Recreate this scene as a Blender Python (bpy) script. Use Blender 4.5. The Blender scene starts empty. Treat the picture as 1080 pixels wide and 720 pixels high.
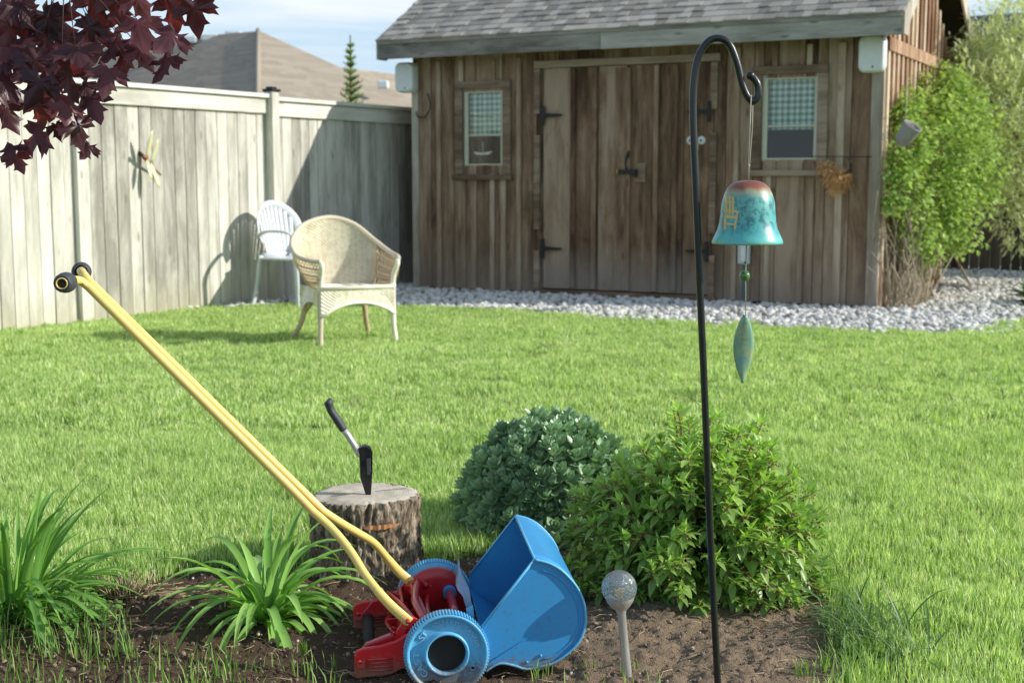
import bpy, math, random, colorsys
from mathutils import Vector, Matrix, noise
R = math.radians
random.seed(7)
scn = bpy.context.scene
COL = scn.collection
# ---------------------------------------------------------------- camera model (used to survey the yard)
EYE = 1.1; FPX = 1400.0; PT = R(7)
def ray(px, py):
    a = (px-540)/FPX; b = (360-py)/FPX
    return Vector((a, math.cos(PT)+b*math.sin(PT), -math.sin(PT)+b*math.cos(PT)))
def gnd(px, py, z=0.0):
    d = ray(px, py); t = (z-EYE)/d.z
    return Vector((d.x*t, d.y*t, z))
def atY(px, py, Y):
    d = ray(px, py); t = Y/d.y
    return Vector((d.x*t, Y, EYE+d.z*t))
class Frame:
    def __init__(s, o, rot):
        s.o = Vector((o[0], o[1], 0)); s.rot = R(rot); s.c = math.cos(s.rot); s.s = math.sin(s.rot)
    def px(s, px, py, y=0.0):
        d = ray(px, py)
        oy = -s.s*s.o.x + s.c*s.o.y + y
        t = oy/(-s.s*d.x + s.c*d.y)
        wx, wy, wz = d.x*t, d.y*t, EYE+d.z*t
        return Vector(((wx-s.o.x)*s.c+(wy-s.o.y)*s.s, y, wz))
    def w(s, v):
        return Vector((s.o.x+v[0]*s.c-v[1]*s.s, s.o.y+v[0]*s.s+v[1]*s.c, v[2]))

# ---------------------------------------------------------------- mesh builder
class MB:
    def __init__(s): s.v = []; s.f = []; s.r = []; s.m = []; s.sm = []
    def add(s, vs, fs, rnd=None, mi=0, smooth=False):
        o = len(s.v); s.v.extend([tuple(q) for q in vs])
        r = random.random() if rnd is None else rnd
        for f in fs:
            s.f.append([i+o for i in f]); s.r.append(r); s.m.append(mi); s.sm.append(smooth)
        return s
    def box(s, x0, x1, y0, y1, z0, z1, rnd=None, mi=0, M=None):
        vs = [Vector(p) for p in ((x0,y0,z0),(x1,y0,z0),(x1,y1,z0),(x0,y1,z0),(x0,y0,z1),(x1,y0,z1),(x1,y1,z1),(x0,y1,z1))]
        if M: vs = [M@q for q in vs]
        return s.add(vs, [(0,3,2,1),(4,5,6,7),(0,1,5,4),(1,2,6,5),(2,3,7,6),(3,0,4,7)], rnd, mi)
    def bar(s, a, b, w, h, up=Vector((0,0,1)), rnd=None, mi=0):
        a = Vector(a); b = Vector(b); d = b-a; L = d.length; d.normalize()
        x = d.cross(up)
        if x.length < 1e-4: x = d.cross(Vector((1,0,0)))
        x.normalize(); z = x.cross(d)
        M = Matrix((x, d, z)).transposed().to_4x4(); M.translation = a
        return s.box(-w/2, w/2, 0, L, -h/2, h/2, rnd, mi, M)
    def tube(s, pts, rad, n=8, rnd=None, mi=0, cap=True, flat=None, flatu=None):
        pts = [Vector(p) for p in pts]; k = len(pts)
        if not hasattr(rad, '__len__'): rad = [rad]*k
        vs = []; prev = None
        for i, p in enumerate(pts):
            t = (pts[min(i+1, k-1)]-pts[max(i-1, 0)])
            if t.length < 1e-9: t = Vector((0,0,1))
            t.normalize()
            if prev is None:
                u = t.cross(Vector((0,0,1)))
                if u.length < .05: u = t.cross(Vector((0,1,0)))
            else: u = prev - t*prev.dot(t)
            u.normalize(); prev = u; w = t.cross(u)
            for j in range(n):
                a = 2*math.pi*j/n
                vs.append(p + (u*math.cos(a)*(flatu[i] if flatu else 1) + w*math.sin(a)*(flat[i] if flat else 1))*rad[i])
        fs = [(i*n+j, i*n+(j+1)%n, (i+1)*n+(j+1)%n, (i+1)*n+j) for i in range(k-1) for j in range(n)]
        s.add(vs, fs, rnd, mi, True)
        if cap:
            o = len(s.v)-len(vs); r = s.r[-1]
            s.f.append([o+j for j in reversed(range(n))]); s.r.append(r); s.m.append(mi); s.sm.append(False)
            s.f.append([o+(k-1)*n+j for j in range(n)]); s.r.append(r); s.m.append(mi); s.sm.append(False)
        return s
    def lathe(s, prof, n=32, M=None, rnd=None, mi=0, smooth=True, closed=False):
        vs = []; k = len(prof)
        for (r, z) in prof:
            for j in range(n):
                a = 2*math.pi*j/n; q = Vector((r*math.cos(a), r*math.sin(a), z))
                vs.append(M@q if M else q)
        K = k if closed else k-1
        fs = [(i*n+j, i*n+(j+1)%n, ((i+1)%k)*n+(j+1)%n, ((i+1)%k)*n+j) for i in range(K) for j in range(n)]
        return s.add(vs, fs, rnd, mi, smooth)
    def prism(s, poly, off, rnd=None, mi=0, smooth=False):
        n = len(poly); a = [Vector(p) for p in poly]; o = Vector(off)
        vs = a + [p+o for p in a]
        fs = [tuple(range(n)), tuple(reversed(range(n, 2*n)))] + [(i, i+n, (i+1)%n+n, (i+1)%n) for i in range(n)]
        return s.add(vs, fs, rnd, mi, smooth)
    def sphere(s, c, r, n=16, k=10, rnd=None, mi=0, sc=(1,1,1)):
        prof = [(math.sin(math.pi*i/k)*r+1e-5, -math.cos(math.pi*i/k)*r) for i in range(k+1)]
        M = Matrix.Translation(c) @ Matrix.Diagonal((sc[0], sc[1], sc[2], 1))
        return s.lathe(prof, n, M, rnd, mi)
    def leaf(s, base, d, up, L, W, prof, droop=0.0, fold=.25, rnd=None, curl=0, mi=0):
        """a leaf blade: strip of len(prof)+1 rows folded along its midrib; droop bends it towards -z"""
        d = Vector(d).normalized(); up = Vector(up)
        side = d.cross(up)
        if side.length < 1e-3: side = d.cross(Vector((1,.3,0)))
        side.normalize(); nn = side.cross(d)
        n = len(prof); vs = []; p = Vector(base); st = L/(n-1)
        for i, w in enumerate(prof):
            hw = W*w*.5
            if hw < 1e-5: vs += [p.copy(), p.copy(), p.copy()]
            else: vs += [p - side*hw + nn*hw*fold, p.copy(), p + side*hw + nn*hw*fold]
            d = (d + Vector((0,0,-droop/n)) + nn*(curl/n)).normalized()
            nn = side.cross(d).normalized(); p = p + d*st
        fs = []
        for i in range(n-1):
            a = i*3; fs += [(a,a+1,a+4,a+3),(a+1,a+2,a+5,a+4)]
        return s.add(vs, fs, rnd, mi, True)
    def build(s, name, mat, parent=None, loc=None, rotz=0, bevel=0, solid=0):
        me = bpy.data.meshes.new(name)
        me.from_pydata(s.v, [], s.f)
        mats = mat if isinstance(mat, (list, tuple)) else [mat]
        for m in mats: me.materials.append(m)
        me.polygons.foreach_set('material_index', s.m)
        me.polygons.foreach_set('use_smooth', s.sm)
        at = me.attributes.new('rnd', 'FLOAT', 'FACE'); at.data.foreach_set('value', s.r)
        me.update()
        o = bpy.data.objects.new(name, me); COL.objects.link(o)
        if parent: o.parent = parent
        if loc is not None: o.location = loc
        o.rotation_euler.z = rotz
        if solid:
            m = o.modifiers.new('solid', 'SOLIDIFY'); m.thickness = solid; m.offset = 0
        if bevel:
            m = o.modifiers.new('bevel', 'BEVEL'); m.width = bevel; m.segments = 2; m.limit_method = 'ANGLE'; m.angle_limit = R(40)
        return o
def tag(o, label=None, cat=None, group=None, kind=None):
    if label: o['label'] = label
    if cat: o['category'] = cat
    if group: o['group'] = group
    if kind: o['kind'] = kind
    return o
def thing(name, label, cat, loc=(0,0,0), rotz=0, group=None):
    o = bpy.data.objects.new(name, None); COL.objects.link(o); o.empty_display_size = .1
    o.location = loc; o.rotation_euler = (0,0,rotz)
    return tag(o, label, cat, group)
def inpoly(x, y, P):
    c = False; j = len(P)-1
    for i in range(len(P)):
        xi, yi = P[i][0], P[i][1]; xj, yj = P[j][0], P[j][1]
        if (yi > y) != (yj > y) and x < (xj-xi)*(y-yi)/(yj-yi)+xi: c = not c
        j = i
    return c
def edgedist(x, y, P):
    best = 1e9; p = Vector((x, y))
    for i in range(len(P)):
        a = Vector(P[i][:2]); b = Vector(P[(i+1)%len(P)][:2]); ab = b-a
        t = max(0, min(1, (p-a).dot(ab)/max(1e-9, ab.length_squared)))
        best = min(best, (p-a-ab*t).length)
    return best
def smooth(pts, sub=6):
    """Catmull-Rom through points"""
    P = [Vector(p) for p in pts]; out = []
    for i in range(len(P)-1):
        p0 = P[max(0,i-1)]; p1 = P[i]; p2 = P[i+1]; p3 = P[min(len(P)-1,i+2)]
        for k in range(sub):
            t = k/sub
            out.append(.5*((2*p1)+(p2-p0)*t+(2*p0-5*p1+4*p2-p3)*t*t+(3*p1-p0-3*p2+p3)*t**3))
    out.append(P[-1]); return out

# ---------------------------------------------------------------- materials
def mat(name):
    m = bpy.data.materials.new(name); m.use_nodes = True
    nt = m.node_tree; nt.nodes.clear()
    out = nt.nodes.new('ShaderNodeOutputMaterial'); return m, nt, out
def N(nt, t, **k):
    n = nt.nodes.new(t)
    for a, b in k.items(): setattr(n, a, b)
    return n
def coords(nt, scale, kind='Object', loc=None):
    tc = N(nt, 'ShaderNodeTexCoord'); mp = N(nt, 'ShaderNodeMapping')
    mp.inputs['Scale'].default_value = scale
    nt.links.new(tc.outputs[kind], mp.inputs['Vector'])
    return mp.outputs['Vector']
def noi(nt, vec, scale, detail=4, rough=.55, dist=0):
    n = N(nt, 'ShaderNodeTexNoise'); n.inputs['Scale'].default_value = scale; n.inputs['Detail'].default_value = detail
    n.inputs['Roughness'].default_value = rough; n.inputs['Distortion'].default_value = dist
    nt.links.new(vec, n.inputs['Vector']); return n.outputs['Fac']
def ramp(nt, fac, stops):
    r = N(nt, 'ShaderNodeValToRGB'); e = r.color_ramp.elements
    while len(e) < len(stops): e.new(.5)
    for i, (p, c) in enumerate(stops):
        e[i].position = p; e[i].color = (c[0], c[1], c[2], 1) if hasattr(c, '__len__') else (c, c, c, 1)
    nt.links.new(fac, r.inputs['Fac']); return r.outputs['Color']
def mixc(nt, fac, a, b, mode='MIX'):
    m = N(nt, 'ShaderNodeMix', data_type='RGBA', blend_type=mode)
    for sock, v in ((m.inputs[0], fac), (m.inputs[6], a), (m.inputs[7], b)):
        if hasattr(v, 'node'): nt.links.new(v, sock)
        elif hasattr(v, '__len__'): sock.default_value = (v[0], v[1], v[2], 1)
        else: sock.default_value = v
    return m.outputs[2]
def rndattr(nt):
    a = N(nt, 'ShaderNodeAttribute'); a.attribute_name = 'rnd'; return a.outputs['Fac']
def mth(nt, op, a, b=0.0):
    m = N(nt, 'ShaderNodeMath', operation=op)
    for i, v in enumerate((a, b)):
        if hasattr(v, 'node'): nt.links.new(v, m.inputs[i])
        else: m.inputs[i].default_value = v
    return m.outputs[0]
def bump(nt, h, strength=.4, dist=.005):
    b = N(nt, 'ShaderNodeBump'); b.inputs['Strength'].default_value = strength; b.inputs['Distance'].default_value = dist
    nt.links.new(h, b.inputs['Height']); return b.outputs['Normal']
def bsdf(nt, out, color, rough=.6, metal=0.0, normal=None, spec=.5, coat=0):
    b = N(nt, 'ShaderNodeBsdfPrincipled')
    if hasattr(color, 'node'): nt.links.new(color, b.inputs['Base Color'])
    else: b.inputs['Base Color'].default_value = (*color, 1)
    if hasattr(rough, 'node'): nt.links.new(rough, b.inputs['Roughness'])
    else: b.inputs['Roughness'].default_value = rough
    b.inputs['Metallic'].default_value = metal; b.inputs['Specular IOR Level'].default_value = spec
    b.inputs['Coat Weight'].default_value = coat
    if normal: nt.links.new(normal, b.inputs['Normal'])
    nt.links.new(b.outputs[0], out.inputs['Surface']); return b

def wood(name, dark, mid, light, axis='z', wet=None, rough=.85, knots=True, contrast=1.0):
    """weathered boards: grain along axis, every board its own tone (rnd)"""
    m, nt, out = mat(name)
    sc = {'z': (13,13,.8), 'x': (.8,13,13), 'y': (13,.8,13)}[axis]
    tc = N(nt, 'ShaderNodeTexCoord'); r = rndattr(nt)
    cb = N(nt, 'ShaderNodeCombineXYZ'); off = mth(nt, 'MULTIPLY', r, 37.0)
    for i in range(3): nt.links.new(off, cb.inputs[i])
    va = N(nt, 'ShaderNodeVectorMath', operation='ADD'); nt.links.new(tc.outputs['Object'], va.inputs[0]); nt.links.new(cb.outputs[0], va.inputs[1])
    mp = N(nt, 'ShaderNodeMapping'); mp.inputs['Scale'].default_value = sc; nt.links.new(va.outputs[0], mp.inputs['Vector'])
    g = noi(nt, mp.outputs[0], 1.6, 6, .62, .6)
    g2 = noi(nt, mp.outputs[0], 6.0, 3, .6)
    bl = noi(nt, va.outputs[0], 1.7, 4, .6)
    mpb = N(nt, 'ShaderNodeMapping'); mpb.inputs['Scale'].default_value = {'z': (3.2,3.2,.8), 'x': (.8,3.2,3.2), 'y': (3.2,.8,3.2)}[axis]; nt.links.new(va.outputs[0], mpb.inputs['Vector']); bl = noi(nt, mpb.outputs[0], 1.5, 6, .7, .4)
    s = mth(nt, 'ADD', mth(nt, 'MULTIPLY', g, .34), mth(nt, 'MULTIPLY', bl, .66))
    s = mth(nt, 'ADD', s, mth(nt, 'MULTIPLY', mth(nt, 'SUBTRACT', r, .5), .22))
    c = ramp(nt, s, [(.36, dark), (.5, mid), (.64, light)])
    c = mixc(nt, mth(nt, 'MULTIPLY', g2, .42*contrast), c, (dark[0]*.5, dark[1]*.5, dark[2]*.5), 'MIX')
    if knots:
        v = N(nt, 'ShaderNodeTexVoronoi'); mp2 = N(nt, 'ShaderNodeMapping')
        mp2.inputs['Scale'].default_value = {'z': (9,9,2.6), 'x': (2.6,9,9), 'y': (9,2.6,9)}[axis]
        nt.links.new(va.outputs[0], mp2.inputs['Vector']); nt.links.new(mp2.outputs[0], v.inputs['Vector']); v.inputs['Scale'].default_value = 1.0
        k = ramp(nt, v.outputs['Distance'], [(.06, 1), (.14, 0)])
        c = mixc(nt, mth(nt, 'MULTIPLY', k, .55), c, (dark[0]*.45, dark[1]*.4, dark[2]*.35))
    if wet:   # pale/grey or dirty zone near the ground: (z0, z1, colour, amount)
        sp = N(nt, 'ShaderNodeSeparateXYZ'); nt.links.new(tc.outputs['Object'], sp.inputs[0])
        zz = mth(nt, 'ADD', sp.outputs['Z'], mth(nt, 'MULTIPLY', mth(nt, 'SUBTRACT', g, .5), .5))
        mr = N(nt, 'ShaderNodeMapRange'); nt.links.new(zz, mr.inputs[0])
        mr.inputs[1].default_value = wet[0]; mr.inputs[2].default_value = wet[1]; mr.inputs[3].default_value = wet[3]; mr.inputs[4].default_value = 0
        c = mixc(nt, mr.outputs[0], c, wet[2])
    bsdf(nt, out, c, rough, 0, bump(nt, mth(nt, 'ADD', g, mth(nt, 'MULTIPLY', g2, .6)), .5, .004), .25)
    return m
def leafmat(name, c1, c2, trans=.35, rough=.45, tcol=None, spec=.35, rim=None):
    m, nt, out = mat(name)
    r = rndattr(nt); v = coords(nt, (1,1,1))
    n = noi(nt, v, 9, 3)
    s = mth(nt, 'ADD', mth(nt, 'MULTIPLY', r, .7), mth(nt, 'MULTIPLY', n, .3))
    c = mixc(nt, s, c1, c2)
    b = N(nt, 'ShaderNodeBsdfPrincipled'); nt.links.new(c, b.inputs['Base Color']); b.inputs['Roughness'].default_value = rough
    b.inputs['Specular IOR Level'].default_value = spec
    t = N(nt, 'ShaderNodeBsdfTranslucent')
    tc = mixc(nt, 1.0, c, tcol or (1.3,1.5,.6), 'MULTIPLY'); nt.links.new(tc, t.inputs['Color'])
    mx = N(nt, 'ShaderNodeMixShader'); mx.inputs[0].default_value = trans
    nt.links.new(b.outputs[0], mx.inputs[1]); nt.links.new(t.outputs[0], mx.inputs[2]); nt.links.new(mx.outputs[0], out.inputs['Surface'])
    return m
def paint(name, color, rough=.35, dirt=.15, dirtcol=(.12,.09,.06), metal=0, coat=0, scale=14, bmp=.05, soil=0):
    m, nt, out = mat(name)
    v = coords(nt, (1,1,1)); n = noi(nt, v, scale, 6, .65); n2 = noi(nt, v, scale*6, 4, .6)
    f = ramp(nt, n, [(.5, 0), (.78, 1)])
    c = mixc(nt, mth(nt, 'MULTIPLY', f, dirt), color, dirtcol)
    c = mixc(nt, mth(nt, 'MULTIPLY', n2, .25), c, tuple(q*.75 for q in color))
    n5 = noi(nt, v, 130, 3, .5); c = mixc(nt, mth(nt,'MULTIPLY', ramp(nt, n5, [(.66,0),(.70,1)]), min(1,dirt*2.2)), c, dirtcol)
    if soil:
        tcs = N(nt,'ShaderNodeTexCoord'); sps = N(nt,'ShaderNodeSeparateXYZ'); nt.links.new(tcs.outputs['Object'], sps.inputs[0])
        zs = mth(nt,'ADD', sps.outputs['Z'], mth(nt,'MULTIPLY', mth(nt,'SUBTRACT', n2, .5), -.11)); ms = N(nt,'ShaderNodeMapRange'); nt.links.new(zs, ms.inputs[0]); ms.inputs[1].default_value = .012; ms.inputs[2].default_value = .05; ms.inputs[3].default_value = .8; ms.inputs[4].default_value = 0
        c = mixc(nt, ms.outputs[0], c, (.20,.14,.095))
    rr = mth(nt, 'ADD', mth(nt, 'MULTIPLY', n, .25), rough-.1)
    bsdf(nt, out, c, rr, metal, bump(nt, n2, bmp, .002), .5, coat)
    return m
def flat(name, color, rough=.6, metal=0, spec=.5):
    m, nt, out = mat(name); v = coords(nt, (1,1,1)); n = noi(nt, v, 25, 4)
    c = mixc(nt, mth(nt, 'MULTIPLY', n, .4), color, tuple(q*.6 for q in color))
    bsdf(nt, out, c, rough, metal, None, spec); return m

M = {}
M['shed'] = wood('shed_boards', (.085,.048,.031), (.285,.182,.118), (.49,.37,.275), 'z', (.0,.55,(.27,.235,.19),.6))
M['batten'] = wood('shed_battens', (.22,.145,.095), (.42,.30,.21), (.62,.50,.385), 'z', (.0,.6,(.30,.265,.215),.6))
M['door'] = wood('door_boards', (.08,.044,.028), (.27,.165,.105), (.48,.355,.265), 'z', (.12,.50,(.27,.24,.205),.75))
M['post'] = wood('corner_post', (.30,.25,.2), (.52,.46,.38), (.72,.66,.57), 'z')
M['trim'] = wood('trim_wood', (.13,.088,.06), (.28,.198,.14), (.46,.36,.28), 'x')
M['fascia'] = wood('fascia_grey', (.17,.155,.135), (.36,.335,.30), (.56,.53,.49), 'x', rough=.8)
M['side'] = wood('gable_boards_sunlit', (.24,.12,.07), (.58,.38,.255), (.90,.74,.58), 'z')  # lighter copy of the shed boards: sunlight put into the colour
M['fence'] = wood('fence_boards', (.31,.29,.25), (.57,.54,.475), (.80,.77,.69), 'z', (.0,.30,(.46,.42,.28),.5), contrast=.5)
M['fencerail'] = wood('fence_rail', (.50,.47,.41), (.74,.71,.63), (.88,.86,.80), 'x', contrast=.6)
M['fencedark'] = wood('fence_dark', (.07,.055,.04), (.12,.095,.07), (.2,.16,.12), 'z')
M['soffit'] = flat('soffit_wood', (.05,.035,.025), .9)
M['black'] = flat('black_iron', (.018,.018,.02), .5, .3)
M['white'] = flat('white_plastic', (.78,.79,.78), .4)
M['creamw'] = flat('cream_window', (.62,.62,.5), .5)
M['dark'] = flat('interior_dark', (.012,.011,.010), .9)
M['spk'] = flat('grey_white_plastic', (.82,.85,.85), .45)

def shingle_mat(name, c1, c2):
    m, nt, out = mat(name); r = rndattr(nt); v = coords(nt, (1,1,1)); n = noi(nt, v, 60, 4, .7); n2 = noi(nt, v, 1.2, 3)
    s = mth(nt, 'ADD', mth(nt, 'MULTIPLY', r, .6), mth(nt, 'ADD', mth(nt, 'MULTIPLY', n, .3), mth(nt, 'MULTIPLY', n2, .15)))
    c = mixc(nt, s, c1, c2)
    bsdf(nt, out, c, .95, 0, bump(nt, n, .6, .004), .2); return m
M['shingle'] = shingle_mat('asphalt_shingles', (.15,.135,.12), (.54,.50,.445))
M['shingle_brown'] = shingle_mat('brown_shingles', (.30,.25,.20), (.44,.375,.305))
M['shingle_dark'] = shingle_mat('dark_shingles', (.05,.05,.055), (.17,.165,.17))
M['brick'] = flat('brick_wall', (.30,.19,.14), .9)

# ---------------------------------------------------------------- world, sun, camera
SA, SE = R(6), R(27)        # sun azimuth from +X towards the camera, elevation
sdir = Vector((math.cos(SE)*math.cos(SA), -math.cos(SE)*math.sin(SA), math.sin(SE)))
world = bpy.data.worlds.new("World"); scn.world = world; world.use_nodes = True
nt = world.node_tree; nt.nodes.clear()
wo = N(nt, 'ShaderNodeOutputWorld'); bg = N(nt, 'ShaderNodeBackground'); bg.inputs['Strength'].default_value = .125
sky = N(nt, 'ShaderNodeTexSky'); sky.sky_type = 'NISHITA'; sky.sun_disc = False
sky.sun_elevation = SE; sky.sun_rotation = R(90)+SA; sky.air_density = 1.0; sky.dust_density = .6; sky.ozone_density = 1.6
tc = N(nt, 'ShaderNodeTexCoord'); mp = N(nt, 'ShaderNodeMapping'); mp.inputs['Scale'].default_value = (1.0,1.0,5.5); mp.inputs['Rotation'].default_value = (0,R(-9),0)
nt.links.new(tc.outputs['Generated'], mp.inputs['Vector'])
cl = noi(nt, mp.outputs[0], 2.3, 7, .6, .8)
cf = ramp(nt, cl, [(.42, .05), (.70, .9)])
sz = N(nt,'ShaderNodeSeparateXYZ'); nt.links.new(tc.outputs['Generated'], sz.inputs[0])
hm = N(nt,'ShaderNodeMapRange', interpolation_type='SMOOTHSTEP'); nt.links.new(sz.outputs['Z'], hm.inputs[0]); hm.inputs[1].default_value = .16; hm.inputs[2].default_value = .5; hm.inputs[3].default_value = 1; hm.inputs[4].default_value = .32
c = mixc(nt, mth(nt,'MULTIPLY',hm.outputs[0],.85), sky.outputs[0], (4.0,6.0,7.8)); c = mixc(nt, mth(nt,'MULTIPLY',cf,hm.outputs[0]), c, (8.4,8.5,8.6))
nt.links.new(c, bg.inputs['Color']); nt.links.new(bg.outputs[0], wo.inputs['Surface'])
sun = bpy.data.lights.new('sun', 'SUN'); sun.energy = 5.0; sun.angle = R(.5); sun.color = (1,.97,.87)
so = bpy.data.objects.new('sun', sun); COL.objects.link(so); so.rotation_euler = sdir.to_track_quat('Z', 'Y').to_euler(); so.location = (8,-1,6)
cam = bpy.data.cameras.new('camera'); co = bpy.data.objects.new('camera', cam); COL.objects.link(co)
cam.sensor_width = 36; cam.lens = 36*FPX/1080; cam.clip_end = 2000; cam.clip_start = .05
co.location = (0,0,EYE); co.rotation_euler = (R(90)-PT, 0, 0)
cam.dof.use_dof = True; cam.dof.focus_distance = 3.05; cam.dof.aperture_fstop = 6.5
scn.camera = co
scn.view_settings.view_transform = 'Standard'; scn.view_settings.look = 'None'; scn.view_settings.exposure = 0

# ================================================================ SETTING
SH = Frame(gnd(437,305), -27.62)      # shed: +x along its front to the right, +y to the back
FE = Frame(gnd(240,322.5), 59.0)      # fence: +x away from the camera
# ground sheet
m, nt, out = mat('lawn_soil'); v = coords(nt, (1,1,1)); n = noi(nt, v, 3, 6); n2 = noi(nt, v, 40, 4)
c = mixc(nt, n, (.03,.06,.012), (.08,.12,.03)); c = mixc(nt, mth(nt,'MULTIPLY',n2,.6), c, (.05,.05,.02)); bsdf(nt, out, c, .95)
M['lawnsoil'] = m

BED = [gnd(*p) for p in ((-90,650),(60,628),(110,612),(200,600),(320,594),(440,588),(500,583),(560,575),(640,566),(760,570),(840,590),(885,625),(905,660),(902,700),(890,730))]
BED += [Vector((.70,2.15,0)), Vector((-1.9,2.15,0))]
g = MB(); gx0, gx1, gy0, gy1 = -2.6, 1.3, 2.0, 4.4; gs = .05; gnx, gny = int(round((gx1-gx0)/gs)), int(round((gy1-gy0)/gs))
for j in range(gny+1):
    for i in range(gnx+1):
        x, y = gx0+i*gs, gy0+j*gs; ins = inpoly(x,y,BED); g.v.append((x,y,-.09 if ins and edgedist(x,y,BED) > .03 else (-.012 if ins else 0)))
for j in range(gny):
    for i in range(gnx): g.f.append([j*(gnx+1)+i,j*(gnx+1)+i+1,(j+1)*(gnx+1)+i+1,(j+1)*(gnx+1)+i]); g.r.append(.5); g.m.append(0); g.sm.append(False)
g.add([(-300,-60,0),(300,-60,0),(300,gy0,0),(-300,gy0,0)], [(0,1,2,3)]); g.add([(-300,gy1,0),(300,gy1,0),(300,500,0),(-300,500,0)], [(0,1,2,3)])
g.add([(-300,gy0,0),(gx0,gy0,0),(gx0,gy1,0),(-300,gy1,0)], [(0,1,2,3)]); g.add([(gx1,gy0,0),(300,gy0,0),(300,gy1,0),(gx1,gy1,0)], [(0,1,2,3)])
tag(g.build('ground', M['lawnsoil']), kind='structure')
m, nt, out = mat('garden_soil'); v = coords(nt, (1,1,1)); n = noi(nt, v, 5, 6, .6); n2 = noi(nt, v, 70, 6, .7); n3 = noi(nt, v, 260, 3, .6)
sp = N(nt, 'ShaderNodeSeparateXYZ'); nt.links.new(v, sp.inputs[0])
mr = N(nt, 'ShaderNodeMapRange'); nt.links.new(mth(nt,'ADD',sp.outputs['X'],mth(nt,'MULTIPLY',n,.5)), mr.inputs[0]); mr.inputs[1].default_value = .12; mr.inputs[2].default_value = .62
dry = mixc(nt, n2, (.14,.092,.06), (.54,.40,.28)); shadec = mixc(nt, n2, (.05,.032,.022), (.22,.145,.10))  # left soil darkened, shade put into colour; right lighter for sunlit dry soil
c = mixc(nt, mr.outputs[0], shadec, dry); c = mixc(nt, ramp(nt, n3, [(.66,0),(.72,1)]), c, (.38,.32,.26))
bsdf(nt, out, c, .97, 0, bump(nt, mth(nt,'ADD',n2,mth(nt,'MULTIPLY',n3,.7)), 1.0, .014), .1); M['soil'] = m
def soil_h(x, y):
    e = edgedist(x, y, BED)
    k = min(1, e/.16)
    h = -.008 + k*.006
    dm = math.hypot((x+.15)/.42, (y-2.95)/.35); h -= .012*max(0, 1-dm)
    h -= .012*max(0, 1-math.hypot((x+.33)/.16, (y-2.84)/.12))
    h += .018*k*noise.noise(Vector((x*4, y*4, 3)))
    h += .020*abs(noise.noise(Vector((x*15, y*15, 9))))*k + .014*abs(noise.noise(Vector((x*38, y*38, 2))))*k + .005*noise.noise(Vector((x*90, y*90, 4)))*k
    return h
g = MB(); st = .0085; x0, x1, y0, y1 = -2.4, 1.05, 2.15, 4.2
nx, ny = int((x1-x0)/st), int((y1-y0)/st); idx = {}
for j in range(ny+1):
    for i in range(nx+1):
        x, y = x0+i*st, y0+j*st
        if inpoly(x, y, BED): idx[(i,j)] = len(g.v); g.v.append((x, y, soil_h(x, y)))
for j in range(ny):
    for i in range(nx):
        q = [(i,j),(i+1,j),(i+1,j+1),(i,j+1)]
        if all(t in idx for t in q): g.f.append([idx[t] for t in q]); g.r.append(.5); g.m.append(0); g.sm.append(True)
tag(g.build('soil', M['soil']), kind='structure')

GRAV = [gnd(200,326), gnd(300,321.5), gnd(437,323), gnd(600,333), gnd(750,343.5), gnd(900,349.5), gnd(1020,352), gnd(1062,350), gnd(1075,338), gnd(1095,318)]
GRAV += [Vector((7,12.6,0)), Vector((7,16.5,0)), Vector((3,16.5,0)), SH.w((4.5,3,0)), SH.w((4.45,.02,0)), SH.w((.05,.02,0)), SH.w((.05,3,0)), FE.w((5.5,0,0)), FE.w((-.7,-.02,0))]
m, nt, out = mat('gravel_base'); v = coords(nt,(1,1,1)); vo = N(nt,'ShaderNodeTexVoronoi'); vo.inputs['Scale'].default_value = 26; nt.links.new(v, vo.inputs['Vector'])
bsdf(nt, out, ramp(nt, vo.outputs['Distance'], [(.0,(.42,.40,.37)),(.6,(.12,.11,.10))]), .9)
g = MB(); g.add([(p.x, p.y, .006) for p in GRAV], [tuple(range(len(GRAV)))])
tag(g.build('gravel_bed', m), kind='structure')

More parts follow.
